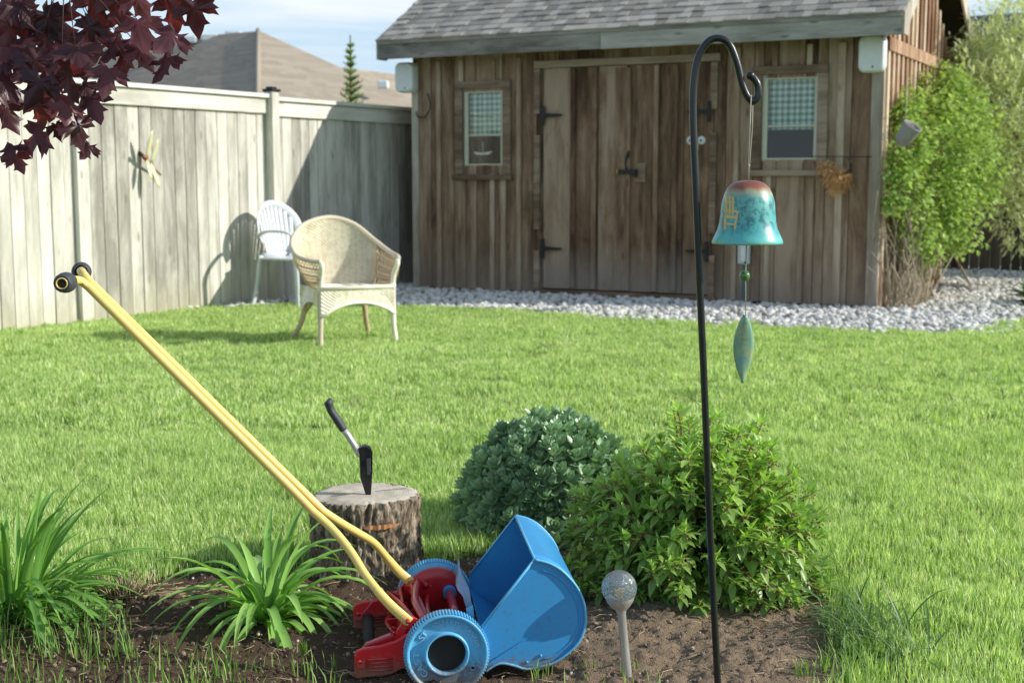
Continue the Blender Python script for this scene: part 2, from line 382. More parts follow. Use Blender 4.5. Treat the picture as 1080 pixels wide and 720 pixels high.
# ---------------------------------------------------------------- scattering of stuff (geometry nodes instances)
def scatter(name, variants, pts, material, cat=None, label=None):
    """variants: list of MB; pts: (x,y,z,rx,ry,rz,scale,variant)"""
    me = bpy.data.meshes.new(name); vs = []; fs = []; rn = []; vid = []
    for k, mb in enumerate(variants):
        o = len(vs); vs += mb.v; fs += [[i+o for i in f] for f in mb.f]; rn += mb.r; vid += [k]*len(mb.f)
    nb = len(vs); vs += [p[:3] for p in pts]
    me.from_pydata(vs, [], fs); me.materials.append(material)
    a = me.attributes.new('rnd','FLOAT','FACE'); a.data.foreach_set('value', rn)
    a = me.attributes.new('vid','INT','FACE'); a.data.foreach_set('value', vid)
    a = me.attributes.new('isp','BOOLEAN','POINT'); a.data.foreach_set('value', [False]*nb+[True]*len(pts))
    a = me.attributes.new('rv','FLOAT_VECTOR','POINT'); a.data.foreach_set('vector', [0.0]*(nb*3)+[c for p in pts for c in p[3:6]])
    a = me.attributes.new('sc','FLOAT','POINT'); a.data.foreach_set('value', [1.0]*nb+[p[6] for p in pts])
    a = me.attributes.new('pick','INT','POINT'); a.data.foreach_set('value', [0]*nb+[p[7] for p in pts])
    ob = bpy.data.objects.new(name, me); COL.objects.link(ob)
    ng = bpy.data.node_groups.new(name+'_nodes','GeometryNodeTree')
    ng.interface.new_socket('Geometry', in_out='INPUT', socket_type='NodeSocketGeometry'); ng.interface.new_socket('Geometry', in_out='OUTPUT', socket_type='NodeSocketGeometry')
    gi = ng.nodes.new('NodeGroupInput'); go = ng.nodes.new('NodeGroupOutput')
    def attr(nm, t):
        n = ng.nodes.new('GeometryNodeInputNamedAttribute'); n.data_type = t; n.inputs['Name'].default_value = nm; return n.outputs['Attribute']
    sep = ng.nodes.new('GeometryNodeSeparateGeometry'); sep.domain = 'POINT'
    L = ng.links.new
    L(gi.outputs[0], sep.inputs['Geometry']); L(attr('isp','BOOLEAN'), sep.inputs['Selection'])
    sti = ng.nodes.new('GeometryNodeSplitToInstances'); sti.domain = 'FACE'
    L(sep.outputs[1], sti.inputs['Geometry']); L(attr('vid','INT'), sti.inputs['Group ID'])
    mtp = ng.nodes.new('GeometryNodeMeshToPoints'); L(sep.outputs[0], mtp.inputs['Mesh'])
    iop = ng.nodes.new('GeometryNodeInstanceOnPoints'); L(mtp.outputs[0], iop.inputs['Points']); L(sti.outputs[0], iop.inputs['Instance'])
    iop.inputs['Pick Instance'].default_value = True; L(attr('pick','INT'), iop.inputs['Instance Index'])
    e2r = ng.nodes.new('FunctionNodeEulerToRotation'); L(attr('rv','FLOAT_VECTOR'), e2r.inputs[0]); L(e2r.outputs[0], iop.inputs['Rotation'])
    L(attr('sc','FLOAT'), iop.inputs['Scale']); L(iop.outputs[0], go.inputs[0])
    md = ob.modifiers.new('scatter','NODES'); md.node_group = ng
    tag(ob, label, cat, kind='stuff'); return ob

# grass
def grassmat(name, a, b, c3, tr=.45):
    m, nt, out = mat(name); r = rndattr(nt)
    geo = N(nt,'ShaderNodeNewGeometry'); n = noi(nt, geo.outputs['Position'], 1.6, 5, .6); n2 = noi(nt, geo.outputs['Position'], 13, 3)
    s = mth(nt,'ADD', mth(nt,'MULTIPLY', r, .62), mth(nt,'ADD', mth(nt,'MULTIPLY', n, .36), mth(nt,'MULTIPLY', n2, .20)))
    c = ramp(nt, s, [(.22,a),(.58,b),(.90,c3)])
    bs = N(nt,'ShaderNodeBsdfPrincipled'); nt.links.new(c, bs.inputs['Base Color']); bs.inputs['Roughness'].default_value = .5; bs.inputs['Specular IOR Level'].default_value = .3
    t = N(nt,'ShaderNodeBsdfTranslucent'); nt.links.new(mixc(nt,1.0,c,(1.25,1.35,.6),'MULTIPLY'), t.inputs['Color'])
    mx = N(nt,'ShaderNodeMixShader'); mx.inputs[0].default_value = tr
    nt.links.new(bs.outputs[0], mx.inputs[1]); nt.links.new(t.outputs[0], mx.inputs[2]); nt.links.new(mx.outputs[0], out.inputs['Surface']); return m
M['grass'] = grassmat('grass_blades', (.12,.25,.045), (.46,.63,.22), (.93,.95,.62), .42)
M['grass_dark'] = grassmat('grass_blades_dark', (.09,.19,.03), (.22,.38,.08), (.5,.6,.26), .4)
def blade(mb, x, y, h, w, lean, az, rnd=None):
    dx, dy = math.cos(az), math.sin(az); px_, py_ = -dy, dx
    t = random.uniform(-.6,.6); px_, py_ = px_*math.cos(t)-py_*math.sin(t), px_*math.sin(t)+py_*math.cos(t)
    hw = w/2; a = lean*h
    p1 = (x+dx*a*.3, y+dy*a*.3, h*.55); p2 = (x+dx*a, y+dy*a, h)
    mb.add([(x-px_*hw,y-py_*hw,0),(x+px_*hw,y+py_*hw,0),(p1[0]+px_*hw*.85,p1[1]+py_*hw*.85,p1[2]),(p1[0]-px_*hw*.85,p1[1]-py_*hw*.85,p1[2]),p2],
           [(0,1,2,3),(3,2,4)], rnd, 0, True)
def grass_patch(size, n, h0, h1, w, lean=.7):
    mb = MB()
    for _ in range(n):
        blade(mb, random.uniform(-size/2,size/2), random.uniform(-size/2,size/2), random.uniform(h0,h1)*random.choice((1,1,.8,1.15)), w*random.uniform(.7,1.3), random.uniform(.1,lean), random.uniform(0,6.283))
    return mb
def lawn_ok(x, y, margin=0.0):
    if inpoly(x, y, BED): return False
    if inpoly(x, y, GRAV): return False
    v = Vector((x-FE.o.x, y-FE.o.y)); ly = -v.x*FE.s+v.y*FE.c
    if ly > -.04: return False
    v = Vector((x-SH.o.x, y-SH.o.y)); sy = -v.x*SH.s+v.y*SH.c; sx = v.x*SH.c+v.y*SH.s
    if sy > 0 and -.1 < sx: return False
    return True
near = [grass_patch(.16, 400, .016, .042, .0026, .5) for _ in range(6)]
far = [grass_patch(.3, 760, .014, .038, .0042, .5) for _ in range(6)]
pn, pf = [], []
y = 2.2
while y < 5.6:
    hwid = y*.40+1.0; x = -hwid
    while x < hwid:
        xx, yy = x+random.uniform(-.03,.03), y+random.uniform(-.03,.03)
        if lawn_ok(xx, yy): pn.append((xx,yy,0,random.uniform(-.12,.12),random.uniform(-.12,.12),random.uniform(0,6.28),random.uniform(.8,1.2),random.randrange(6)))
        x += .105
    y += .105
while y < 13:
    hwid = y*.40+2.2; x = -hwid
    while x < hwid:
        xx, yy = x+random.uniform(-.05,.05), y+random.uniform(-.05,.05)
        if lawn_ok(xx, yy): pf.append((xx,yy,0,random.uniform(-.1,.1),random.uniform(-.1,.1),random.uniform(0,6.28),random.uniform(.8,1.2),random.randrange(6)))
        x += .2
    y += .2
# coarse lawn beyond the frame edges so that the ground there is lawn too
for _ in range(1500):
    x, y = random.uniform(-5,9), random.uniform(.3,12)
    if abs(x) > y*.4+.9 and lawn_ok(x,y): pf.append((x,y,0,0,0,random.uniform(0,6.28),1.1,random.randrange(6)))
scatter('near_grass', near, pn, M['grass'], 'grass', 'short bright green lawn grass around the flower bed')
scatter('far_grass', far, pf, M['grass'], 'grass', 'short bright green lawn grass stretching back to shed and fence')
# longer unmown grass round the bed's edge
edge = MB()
def tall(px0, px1, py0, py1, n, h0, h1, w=.0035, lean=.6, inside=None):
    for _ in range(n):
        p = gnd(random.uniform(px0,px1), random.uniform(py0,py1))
        if inside is not None and inpoly(p.x,p.y,BED) != inside: continue
        o = len(edge.v); z = .0
        h = random.uniform(h0,h1); az = random.uniform(0,6.28)
        blade(edge, p.x, p.y, h, w*random.uniform(.8,1.4), random.uniform(.1,lean), az)
n_ = len(BED)
for i in range(14):
    a, b = BED[i], BED[i+1]; L = (b-a).length
    for _ in range(int(L*420)):
        t = random.random(); p = a.lerp(b,t)+Vector((random.gauss(0,.028)+0, random.gauss(.02,.035),0))
        blade(edge, p.x, p.y, random.uniform(.03,.075), .0036, random.uniform(.1,.8), random.uniform(0,6.28))
tall(-60,250,690,800,560,.03,.085,.0032,.5)
tall(-60,140,650,700,260,.03,.09,.0035,.5)
tall(200,360,700,760,160,.03,.06,.003,.5)
tall(560,700,705,760,90,.02,.045,.003,.5)
tall(885,930,640,760,120,.05,.09,.0035,.6)
for (px,py) in ((560,704),(572,712),(845,712),(866,706),(240,640),(320,690),(130,690)): tall(px-8,px+8,py-3,py+4,14,.02,.05)
tag(edge.build('edge_grass', M['grass_dark']), 'longer ragged grass along the edge of the soil bed', 'grass', kind='stuff')

# stones
def stone(seed):
    random.seed(seed); mb = MB(); n, k = 7, 4; vs = []
    ax, ay, az = random.uniform(.8,1.3), random.uniform(.7,1.1), random.uniform(.45,.75)
    vs.append((0,0,-az))
    for i in range(1,k):
        t = math.pi*i/k
        for j in range(n):
            a = 2*math.pi*(j+.5*i)/n; q = random.uniform(.85,1.15)
            vs.append((math.sin(t)*math.cos(a)*ax*q, math.sin(t)*math.sin(a)*ay*q, -math.cos(t)*az*q))
    vs.append((0,0,az)); fs = [(0,1+(j+1)%n,1+j) for j in range(n)]
    for i in range(k-2):
        for j in range(n):
            a = 1+i*n; fs.append((a+j,a+(j+1)%n,a+n+(j+1)%n,a+n+j))
    a = 1+(k-2)*n; fs += [(a+j,a+(j+1)%n,a+n) for j in range(n)]
    mb.add(vs, fs, random.random(), 0, True); return mb
def stonemat(name, cols):
    m, nt, out = mat(name); oi = N(nt,'ShaderNodeObjectInfo'); v = coords(nt,(1,1,1)); n = noi(nt, v, 2.2, 4)
    geo = N(nt,'ShaderNodeNewGeometry'); wn = N(nt,'ShaderNodeTexWhiteNoise')
    c = ramp(nt, oi.outputs['Random'], cols); c = mixc(nt, mth(nt,'MULTIPLY',n,.35), c, (.2,.18,.16))
    bsdf(nt, out, c, .8, 0, None, .3); return m
M['pebble'] = stonemat('pale_pebbles', [(0,(.48,.46,.43)),(.25,(.72,.69,.65)),(.6,(.86,.84,.80)),(1,(.93,.92,.90))])
M['clod'] = stonemat('soil_clods_m', [(0,(.12,.08,.055)),(.5,(.24,.165,.11)),(.93,(.36,.265,.18)),(.965,(.65,.62,.58)),(1,(.8,.78,.74))])
sv = [stone(100+i) for i in range(8)]; random.seed(21)
ps = []
bx = [p.x for p in GRAV]; by = [p.y for p in GRAV]
for _ in range(26000):
    x, y = random.uniform(min(bx),max(bx)), random.uniform(min(by),max(by))
    if x > y*.45: continue
    if inpoly(x,y,GRAV):
        ps.append((x,y,random.uniform(.004,.022),random.uniform(-.5,.5),random.uniform(-.5,.5),random.uniform(0,6.28),random.uniform(.012,.03)*random.choice((1,1,1.3)),random.randrange(8)))
# stragglers on the lawn edge
for _ in range(260):
    i = random.randrange(9); a, b = GRAV[i], GRAV[i+1]; p = a.lerp(b, random.random())+Vector((random.gauss(0,.05), random.gauss(-.04,.05), 0))
    ps.append((p.x,p.y,.012,random.uniform(-.5,.5),random.uniform(-.5,.5),random.uniform(0,6.28),random.uniform(.012,.024),random.randrange(8)))
scatter('gravel', sv, ps, M['pebble'], 'gravel', 'pale rounded gravel stones strewn along the shed base')
pc = []
for _ in range(9000):
    x, y = random.uniform(-1.7,.95), random.uniform(2.3,4.1)
    if inpoly(x,y,BED):
        s = random.choice((.0016,.002,.0025,.003,.004,.006))*random.uniform(.7,1.3)
        pc.append((x,y,soil_h(x,y)+s*.25,random.uniform(-1,1),random.uniform(-1,1),random.uniform(0,6.28),s,random.randrange(8)))
scatter('soil_clods', sv, pc, M['clod'], 'soil', 'crumbly brown clods and bits of bark lying on the soil bed')
M['straw'] = flat('dry_straw', (.42,.32,.19), .8)
g = MB()
for _ in range(420):
    x, y = random.uniform(-1.5,.9), random.uniform(2.4,3.9)
    if not inpoly(x,y,BED): continue
    a = random.uniform(0,6.28); L = random.uniform(.015,.07); z = soil_h(x,y)+.006
    g.tube([(x,y,z),(x+math.cos(a)*L*.5,y+math.sin(a)*L*.5,z+random.uniform(0,.008)),(x+math.cos(a+.3)*L,y+math.sin(a+.3)*L,z)], .0011, 4)
tag(g.build('dry_litter', M['straw']), 'dry straw and twig litter scattered over the soil', 'litter', kind='stuff')

# ---------------------------------------------------------------- fence
def fence(name, fr, xa, xb, h, label, mats, posts, post_h, face=-1, bw=.128, low=0.0):
    t = thing(name, label, 'fence', fr.o, fr.rot)
    b = MB(); x = xa
    while x < xb:
        w = bw*random.uniform(.9,1.08); dz = random.uniform(-.01,.01); dy = random.uniform(-.004,.004)
        b.box(x, x+w-random.uniform(.005,.011), -.012+dy, .012+dy, -.02, h+dz); x += w
    b.build('fence_boards', mats[0], t)
    r = MB(); r.box(xa, xb, -.043, -.014, h-.13, h-.005); r.box(xa-.02, xb, -.075, .06, h+.005, h+.04)
    r.box(xa, xb, -.040, -.014, h-.012, h+.003)
    r.build('top_rail', mats[1], t, bevel=.004)
    for px_ in posts:
        p = MB(); p.box(px_-.048, px_+.048, -.10, -.004, -.05, post_h, .85); o = p.build('fence_post', mats[0], t, bevel=.005)
        c = MB(); c.box(px_-.058, px_+.058, -.112, .006, post_h, post_h+.025); c.box(px_-.035, px_+.035, -.085,-.015, post_h+.025, post_h+.045); c.build('post_cap', M['black'] if post_h > h else mats[1], o, bevel=.005)
    return t
fx = FE.px(288,110,-.05).x
fence('board_fence', FE, -4.6, fx, 1.80, 'sunlit pale grey board fence running along the left side of the lawn', (M['fence'],M['fencerail']), [fx-.02], 1.86)
fence('board_fence', FE, fx+.03, 9.5, 1.78, 'shaded weathered board fence behind the shed corner, past the capped post', (M['fence'],M['fencerail']), [fx+2.6,fx+5.1], 1.76)
g = MB(); q = FE.px(88,200,-.06).x; g.box(q-.05,q+.05,-.06,-.012,-.02,1.66,.95); o = g.build('fence_post', M['fence'], bpy.data.objects['board_fence'], bevel=.004)
FB = Frame((4.6,16.3), -27.6)
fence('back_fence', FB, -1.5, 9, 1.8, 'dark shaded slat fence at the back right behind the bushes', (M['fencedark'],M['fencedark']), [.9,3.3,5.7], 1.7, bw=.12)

# ---------------------------------------------------------------- shed
W = SH.px(925,327).x; D = 3.0; HW = 2.22; OH = .3; PIT = math.tan(R(31)); SO = .25
ZE = 2.43                            # roof edge height at the fascia
shed = thing('garden_shed', 'weathered brown board and batten garden shed with grey shingle roof', 'shed', SH.o, SH.rot)
def fw(px, py, y=0): return SH.px(px, py, y)
wl = (fw(490,98).x, fw(530,174).x, 1.225, 1.92); wr = (fw(806,84).x, fw(860,167).x, 1.26, 1.95)
dl, dr, dm = fw(573,200).x, fw(751,200).x, fw(661,200).x
DT, DB = 2.12, .07
b = MB()
seams = [0.0]; x = 0
while x < W-.08: x += random.uniform(.19,.27); seams.append(min(x,W))
seams = sorted(set(seams+[wl[0],wl[1],wr[0],wr[1],dl,dr]))
for a, c_ in zip(seams, seams[1:]):
    if c_-a < .003: continue
    mid = (a+c_)/2; segs = [(0.03, HW+.1)]
    for w_ in (wl, wr):
        if w_[0] < mid < w_[1]: segs = [(0.03,w_[2]),(w_[3],HW+.1)]
    if dl < mid < dr: segs = [(DT,HW+.1)]
    for z0_, z1_ in segs: b.box(a+.0035, c_-.0035, 0, .02, z0_, z1_); b.box(a-.001, c_+.001, .0215, .026, z0_, z1_, 0)
b.box(.02, W-.02, D-.02, D, .03, HW+.1, .4); 
b.box(0, .02, .02, D-.02, .03, HW+.1, .4)
b.build('front_wall', M['shed'], shed)
# battens, each in its own tone
def batten(px, z0, z1, w=.045, py=200):
    x = fw(px, py).x; bt = MB(); bt.box(x-w/2, x+w/2, -.028, -.001, z0, z1); bt.build('batten', M['batten'], shed, bevel=.002)
batten(464,.03,HW); batten(548,.03,HW); batten(490,.03,1.14); batten(520,.03,1.14); batten(532,.03,1.14); batten(488,2.0,HW); batten(521,2.0,HW)
batten(776,.03,HW); batten(811,.03,1.15); batten(846,.03,1.15); batten(885,.03,HW,.06); batten(815,2.05,HW); batten(851,2.05,HW)
for xc in ((0,.07),(W-.10,W)):
    p = MB(); p.box(xc[0], xc[1], -.022, -.001, .0, HW); p.build('corner_trim', M['post'], shed, bevel=.003)
# side (gable) wall, sunlit: local x = W plane
sd = MB(); y = 0.0; rise = lambda yy: HW+.08+PIT*min(yy, D-yy)
while y < D:
    w_ = min(.19, D-y); z1 = rise(y+w_/2)-.03
    vs = [(W,y+.001,.03),(W,y+w_-.001,.03),(W,y+w_-.001,rise(y+w_)),(W,y+.001,rise(y))]
    sd.prism(vs, (-.02,0,0)); y += w_
sd.build('side_wall', M['side'], shed)
y = .06
while y < D-.02:
    sb = MB(); sb.box(W+.001, W+.022, y-.028, y+.028, .03, 2.14); z1 = rise(y)-.02
    if z1 > 2.3: sb.box(W+.001, W+.022, y-.028, y+.028, 2.26, z1)
    y += .185; sb.build('batten', M['side'], shed, bevel=.002)
tr = MB(); tr.box(W+.001, W+.034, 0, D, 2.145, 2.255); tr.build('gable_trim', M['side'], shed, bevel=.003)
# back of left side and rear gable omitted where nothing can be seen: left gable
lg = MB(); lg.prism([(0,0,HW+.09),(0,D,HW+.09),(0,D/2,rise(D/2))], (.02,0,0)); lg.build('side_wall', M['shed'], shed)
# roof
xl, xr = fw(400,55,-OH).x, SH.px(952,20,-OH).x
yr = D/2; zr = ZE+PIT*(yr+OH)
dk = MB()
th = .05
for sgn in (0,1):
    ya = -OH-.02 if sgn == 0 else D+OH+.02
    pts = [(xl,ya,ZE-.012-th),(xr,ya,ZE-.012-th),(xr,yr,zr-.012-th),(xl,yr,zr-.012-th)]
    dk.prism(pts, (0,0,th))
dk.build('roof_deck', M['soffit'], shed)
sh = MB(); cs = .115; L = math.hypot(yr+OH+.04, PIT*(yr+OH+.04)); ca, sa_ = math.cos(R(31)), math.sin(R(31))
for side in (0,1):
    row = 0; s_ = 0.0
    while s_ < L:
        x = xl-.02-random.random()*.12
        while x < xr+.02:
            w_ = random.uniform(.07,.14); a, c_ = max(x,xl-.02), min(x+w_,xr+.02)
            if c_-a > .01:
                s1 = min(s_+cs+.01, L+.01); lift = random.choice((.009,.009,.016)); jit = random.choice((0,0,.004))
                def P(xx, ss, up):
                    yy = -OH-.04+(ss)*ca; zz = ZE-.012+.0+(-.02*PIT)+ss*sa_
                    yy -= up*sa_*1.0; zz += up*ca
                    if side: yy = D-yy
                    return (xx, yy, zz)
                vs = [P(a,s_-jit,0),P(c_-.002,s_-jit,0),P(c_-.002,s1,0),P(a,s1,0),P(a,s_-jit,lift),P(c_-.002,s_-jit,lift),P(c_-.002,s1,.004),P(a,s1,.004)]
                sh.add(vs, [(0,3,2,1),(4,5,6,7),(0,1,5,4),(1,2,6,5),(2,3,7,6),(3,0,4,7)])
            x += w_
        s_ += cs; row += 1
sh.box(xl-.02, xr+.02, yr-.12, yr+.12, zr+.0, zr+.02, .5)
sh.build('roof', M['shingle'], shed)
fa = MB(); fa.box(xl, (xl+xr)*.47, -OH-.022, -OH, 2.235, ZE-.02, .25); fa.box((xl+xr)*.47+.003, xr, -OH-.022, -OH, 2.232, ZE-.022, .75)
fa.box(xl-.005, xr+.005, -OH-.035, -OH-.022, ZE-.055, ZE-.018, .3)
fa.build('fascia_board', M['fascia'], shed, bevel=.003)
fb = MB(); fb.box(xl, xr, D+OH, D+OH+.022, 2.235, ZE-.02); fb.build('fascia_board', M['fascia'], shed)
for xx, mt in ((xr, 'post'), (xl-.022, 'fascia')):
    rk = MB()
    for side in (0,1):
        f = (lambda v: v) if side == 0 else (lambda v: D-v)
        rk.prism([(xx,f(-OH-.02),2.235),(xx,f(-OH-.02),ZE-.02),(xx,f(yr),zr-.02),(xx,f(yr),zr-.19),(xx,f(-OH+.22),2.37),(xx,f(-OH+.14),2.235)], (.022,0,0), .6+.3*side)
    rk.build('rake_board', M[mt], shed, bevel=.002)
# soffit return + wall under the eave
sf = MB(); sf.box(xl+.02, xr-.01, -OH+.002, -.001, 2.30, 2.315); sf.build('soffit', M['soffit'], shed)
# doors
def door(x0, x1, name_lbl, bpx, hx):
    d = MB(); n = 3; w_ = (x1-x0)/n
    for i in range(n): d.box(x0+i*w_+.0035, x0+(i+1)*w_-.0035, -.004, .018, DB, DT-.01)
    for px, ww in bpx:
        x = fw(px,200).x; d.box(x-ww/2, x+ww/2, -.031, -.005, DB+random.uniform(0,.02), DT-.02)
    o = d.build('door', M['door'], shed, bevel=.0015); o['label'] = name_lbl
    for hz in hx[1]:
        h = MB(); s = hx[2]; x = hx[0]
        h.box(x-.018, x+.018, -.036, -.024, hz-.09, hz+.09)
        h.prism([(x,-.034,hz-.022),(x+s*.19,-.034,hz-.011),(x+s*.205,-.034,hz),(x+s*.19,-.034,hz+.011),(x,-.034,hz+.022)], (0,.008,0))
        for q in (.05,.12,.17): h.sphere((x+s*q,-.036,hz), .006, 8, 5)
        h.build('hinge', M['black'], o)
    return o
z1, z2, z3, z4 = fw(575,122).z, fw(578,262).z, fw(745,118).z, fw(740,265).z
d1 = door(dl, dm-.004, 'left door leaf with black strap hinges on its outer edge', [(605,.05),(627,.045)], (dl+.005,(z1,z2),1))
d2 = door(dm+.004, dr, 'right door leaf with wooden latch block by the gap', [(692,.04),(712,.05)], (dr-.03,(z3,z4),-1))
# wide centre batten over the gap, side battens between hinges
cb = MB(); xx = fw(657,200).x; cb.box(xx-.075, xx+.075, -.024, -.005, DB+.01, DT-.03); cb.build('cover_batten', M['door'], d1)
db = MB()
for px in (567, 752):
    x = fw(px,200).x
    for a, c_ in ((.05,.42),(.62,1.50),(1.70,2.11)): db.box(x-.03, x+.03, -.024, -.002, a, c_)
db.box(dl-.09, dr+.06, -.028, -.002, DT-.005, DT+.06)
db.build('door_frame', M['trim'], shed, bevel=.002)
ts = MB(); ts.box(dl-.05, dr+.05, -.03, .03, .0, .06); ts.build('threshold', M['trim'], shed, bevel=.004)
# latch: black bolt, block and pull
lt = MB(); p = fw(663,181,-.03)
lt.box(p.x-.09, p.x+.07, -.058, -.025, p.z-.022, p.z+.018); lt.box(p.x+.05,p.x+.085,-.07,-.03,p.z-.045,p.z+.02)
lt.tube(smooth([(p.x-.012,-.05,p.z+.02),(p.x-.02,-.06,p.z+.09),(p.x+.0,-.055,p.z+.14),(p.x+.005,-.045,p.z+.19)],4), [.011,.010,.009,.009,.009,.009,.010,.013,.016,.014,.010,.008,.004], 6)
lt.build('latch', M['black'], d2)
bk = MB(); p2 = fw(673,182,-.02); bk.box(p2.x-.03,p2.x+.07,-.024,-.006,p2.z-.085,p2.z+.085); bk.build('latch_block', M['trim'], d2, bevel=.003)
br = MB(); br.tube([(p.x-.105,-.045,p.z-.03),(p.x-.105,-.045,p.z+.02)], .009, 8); M['brass'] = flat('brass', (.65,.48,.14), .35, .9); br.build('padlock', M['brass'], d2)
kk = MB(); p3 = fw(626,156,-.025); kk.prism([(p3.x-.02,-.03,p3.z+.04),(p3.x+.02,-.03,p3.z+.04),(p3.x+.022,-.03,p3.z-.02),(p3.x+.004,-.03,p3.z-.075),(p3.x-.004,-.03,p3.z-.075),(p3.x-.022,-.03,p3.z-.02)], (0,.01,0)); kk.build('door_plate', M['black'], d1)
# windows
def gingham():
    m, nt, out = mat('gingham_cloth'); tc = N(nt,'ShaderNodeTexCoord'); sp = N(nt,'ShaderNodeSeparateXYZ'); nt.links.new(tc.outputs['Object'], sp.inputs[0])
    def sq(o): return mth(nt,'LESS_THAN', mth(nt,'FRACT', mth(nt,'MULTIPLY', o, 19.0)), .5)
    a = mth(nt,'MULTIPLY', mth(nt,'ADD', sq(sp.outputs['X']), sq(sp.outputs['Z'])), .5)
    c = ramp(nt, a, [(0,(.85,.88,.84)),(.5,(.36,.55,.50)),(1,(.08,.26,.21))])
    bsdf(nt, out, c, .9); return m
M['gingham'] = gingham()
m, nt, out = mat('window_glass'); gl = N(nt,'ShaderNodeBsdfGlossy'); gl.inputs['Roughness'].default_value = .03; tp = N(nt,'ShaderNodeBsdfTransparent'); fr_ = N(nt,'ShaderNodeFresnel'); fr_.inputs['IOR'].default_value = 1.5
mx = N(nt,'ShaderNodeMixShader'); nt.links.new(mth(nt,'MULTIPLY',fr_.outputs[0],.9), mx.inputs[0]); nt.links.new(tp.outputs[0], mx.inputs[1]); nt.links.new(gl.outputs[0], mx.inputs[2]); nt.links.new(mx.outputs[0], out.inputs['Surface']); M['pane'] = m
def window(w_, lbl, drop):
    x0, x1, z0, z1 = w_
    f = MB()
    tw = .085
    f.box(x0-tw-.012, x0-.012, -.03, -.001, z0-.085, z1+.03); f.box(x1+.012, x1+tw+.012, -.03, -.001, z0-.085, z1+.03)
    f.box(x0-tw-.012, x1+tw+.012, -.033, -.0015, z1+.032, z1+.10)
    o = f.build('window', M['trim'], shed, bevel=.003); o['label'] = lbl
    s = MB(); s.box(x0-tw-.03, x1+tw+.03, -.055, -.001, z0-.14, z0-.09); s.build('sill', M['trim'], o, bevel=.004)
    c_ = MB(); 
    for a in ((x0-.01,x0+.035,z0-.012,z1+.03),(x1-.02,x1+.01,z0-.012,z1+.03)): c_.box(a[0],a[1],.0,.03,a[2],a[3])
    c_.box(x0-.01,x1+.01,.002,.031,z1-.01,z1+.03); c_.box(x0-.01,x1+.01,.002,.031,z0-.012,z0+.012)
    c_.box(x0+.03,x1-.01,.012,.03,z0+(z1-z0)*.40,z0+(z1-z0)*.40+.014)
    c_.build('sash', M['creamw'], o)
    p = MB(); p.box(x0+.03,x1-.02,.018,.022,z0,z1); p.build('pane', M['pane'], o)
    cu = MB(); n = 30; zt, zb = z1+.02, z0+(z1-z0)*drop; vs = []
    for i in range(n+1):
        x = x0+(x1-x0)*i/n; yy = .06+.008*math.sin(i*.9)+.004*math.sin(i*2.3)
        vs += [(x,yy,zb),(x,yy,zt)]
    cu.add(vs, [(2*i,2*i+2,2*i+3,2*i+1) for i in range(n)], .5, 0, True); cu.build('curtain', M['gingham'], o)
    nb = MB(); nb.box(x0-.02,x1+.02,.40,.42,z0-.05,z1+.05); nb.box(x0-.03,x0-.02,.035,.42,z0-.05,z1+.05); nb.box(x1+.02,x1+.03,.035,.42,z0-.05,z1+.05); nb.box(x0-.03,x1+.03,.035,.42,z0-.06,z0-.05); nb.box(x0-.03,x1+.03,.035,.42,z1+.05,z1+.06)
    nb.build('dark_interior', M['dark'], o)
    return o
w1 = window(wl, 'left shed window with green gingham half curtain', .40)
w2 = window(wr, 'right shed window with green gingham half curtain', .37)
bo = MB(); x0 = wl[0]+.06; zc = wl[2]+.10
bo.prism([(x0,.05,zc+.03),(x0+.04,.05,zc),(x0+.17,.05,zc),(x0+.22,.05,zc+.035),(x0+.11,.05,zc+.02)], (0,.04,0)); bo.tube([(x0+.1,.07,zc),(x0+.1,.07,zc+.12)], .004, 5)  # white crescent and pole added as the reflection in the pane
tag(bo.build('pane_reflection', M['white'], None, SH.o, SH.rot), 'small white crescent shape standing in for a reflection in the left shed window pane', 'ornament')
# outdoor speakers (rounded boxes)
def rbox(mb, cx, cy, cz, w, d, h, r, n=5):
    pts = []
    for (sx, sz, a0) in ((1,1,0),(-1,1,90),(-1,-1,180),(1,-1,270)):
        for k in range(n+1):
            a = R(a0+90*k/n); pts.append((cx+sx*(w/2-r)+math.cos(a)*r, cz+sz*(h/2-r)+math.sin(a)*r))
    N_ = len(pts); vs = []; prof = [(1,0),(1,.7),(.97,.9),(.88,1.0)]
    for (k, t) in prof:
        for (x, z) in pts: vs.append((cx+(x-cx)*k, cy-t*d, cz+(z-cz)*k))
    fs = [(i*N_+j, i*N_+(j+1)%N_, (i+1)*N_+(j+1)%N_, (i+1)*N_+j) for i in range(len(prof)-1) for j in range(N_)]
    mb.add(vs, [tuple(reversed(f)) for f in fs], .5, 0, True)
    mb.add(vs[-N_:], [tuple(range(N_))], .5, 0, False)
for (px, py, w_, h_, lb) in ((428,82,.21,.29,'white rounded outdoor box mounted under the eave at the left corner of the shed'),(920,57,.215,.30,'white rounded outdoor box mounted under the eave above the sunlit right corner post')):
    p = SH.px(px, py, -.08); w0 = SH.w((p.x,-.024,p.z))
    t = thing('outdoor_speaker', lb, 'speaker', w0, SH.rot, 'speaker boxes on the shed corners')
    q = MB(); rbox(q, 0, 0, 0, w_, .10, h_, .055); q.build('housing', M['spk'], t)
    q = MB(); q.sphere((.015,-.1,-h_*.36), .008, 8, 6); q.build('screw', M['black'], t)
    q = MB(); q.box(-.05,.05,.0,.023,-.06,.06); q.build('bracket', M['spk'], t)
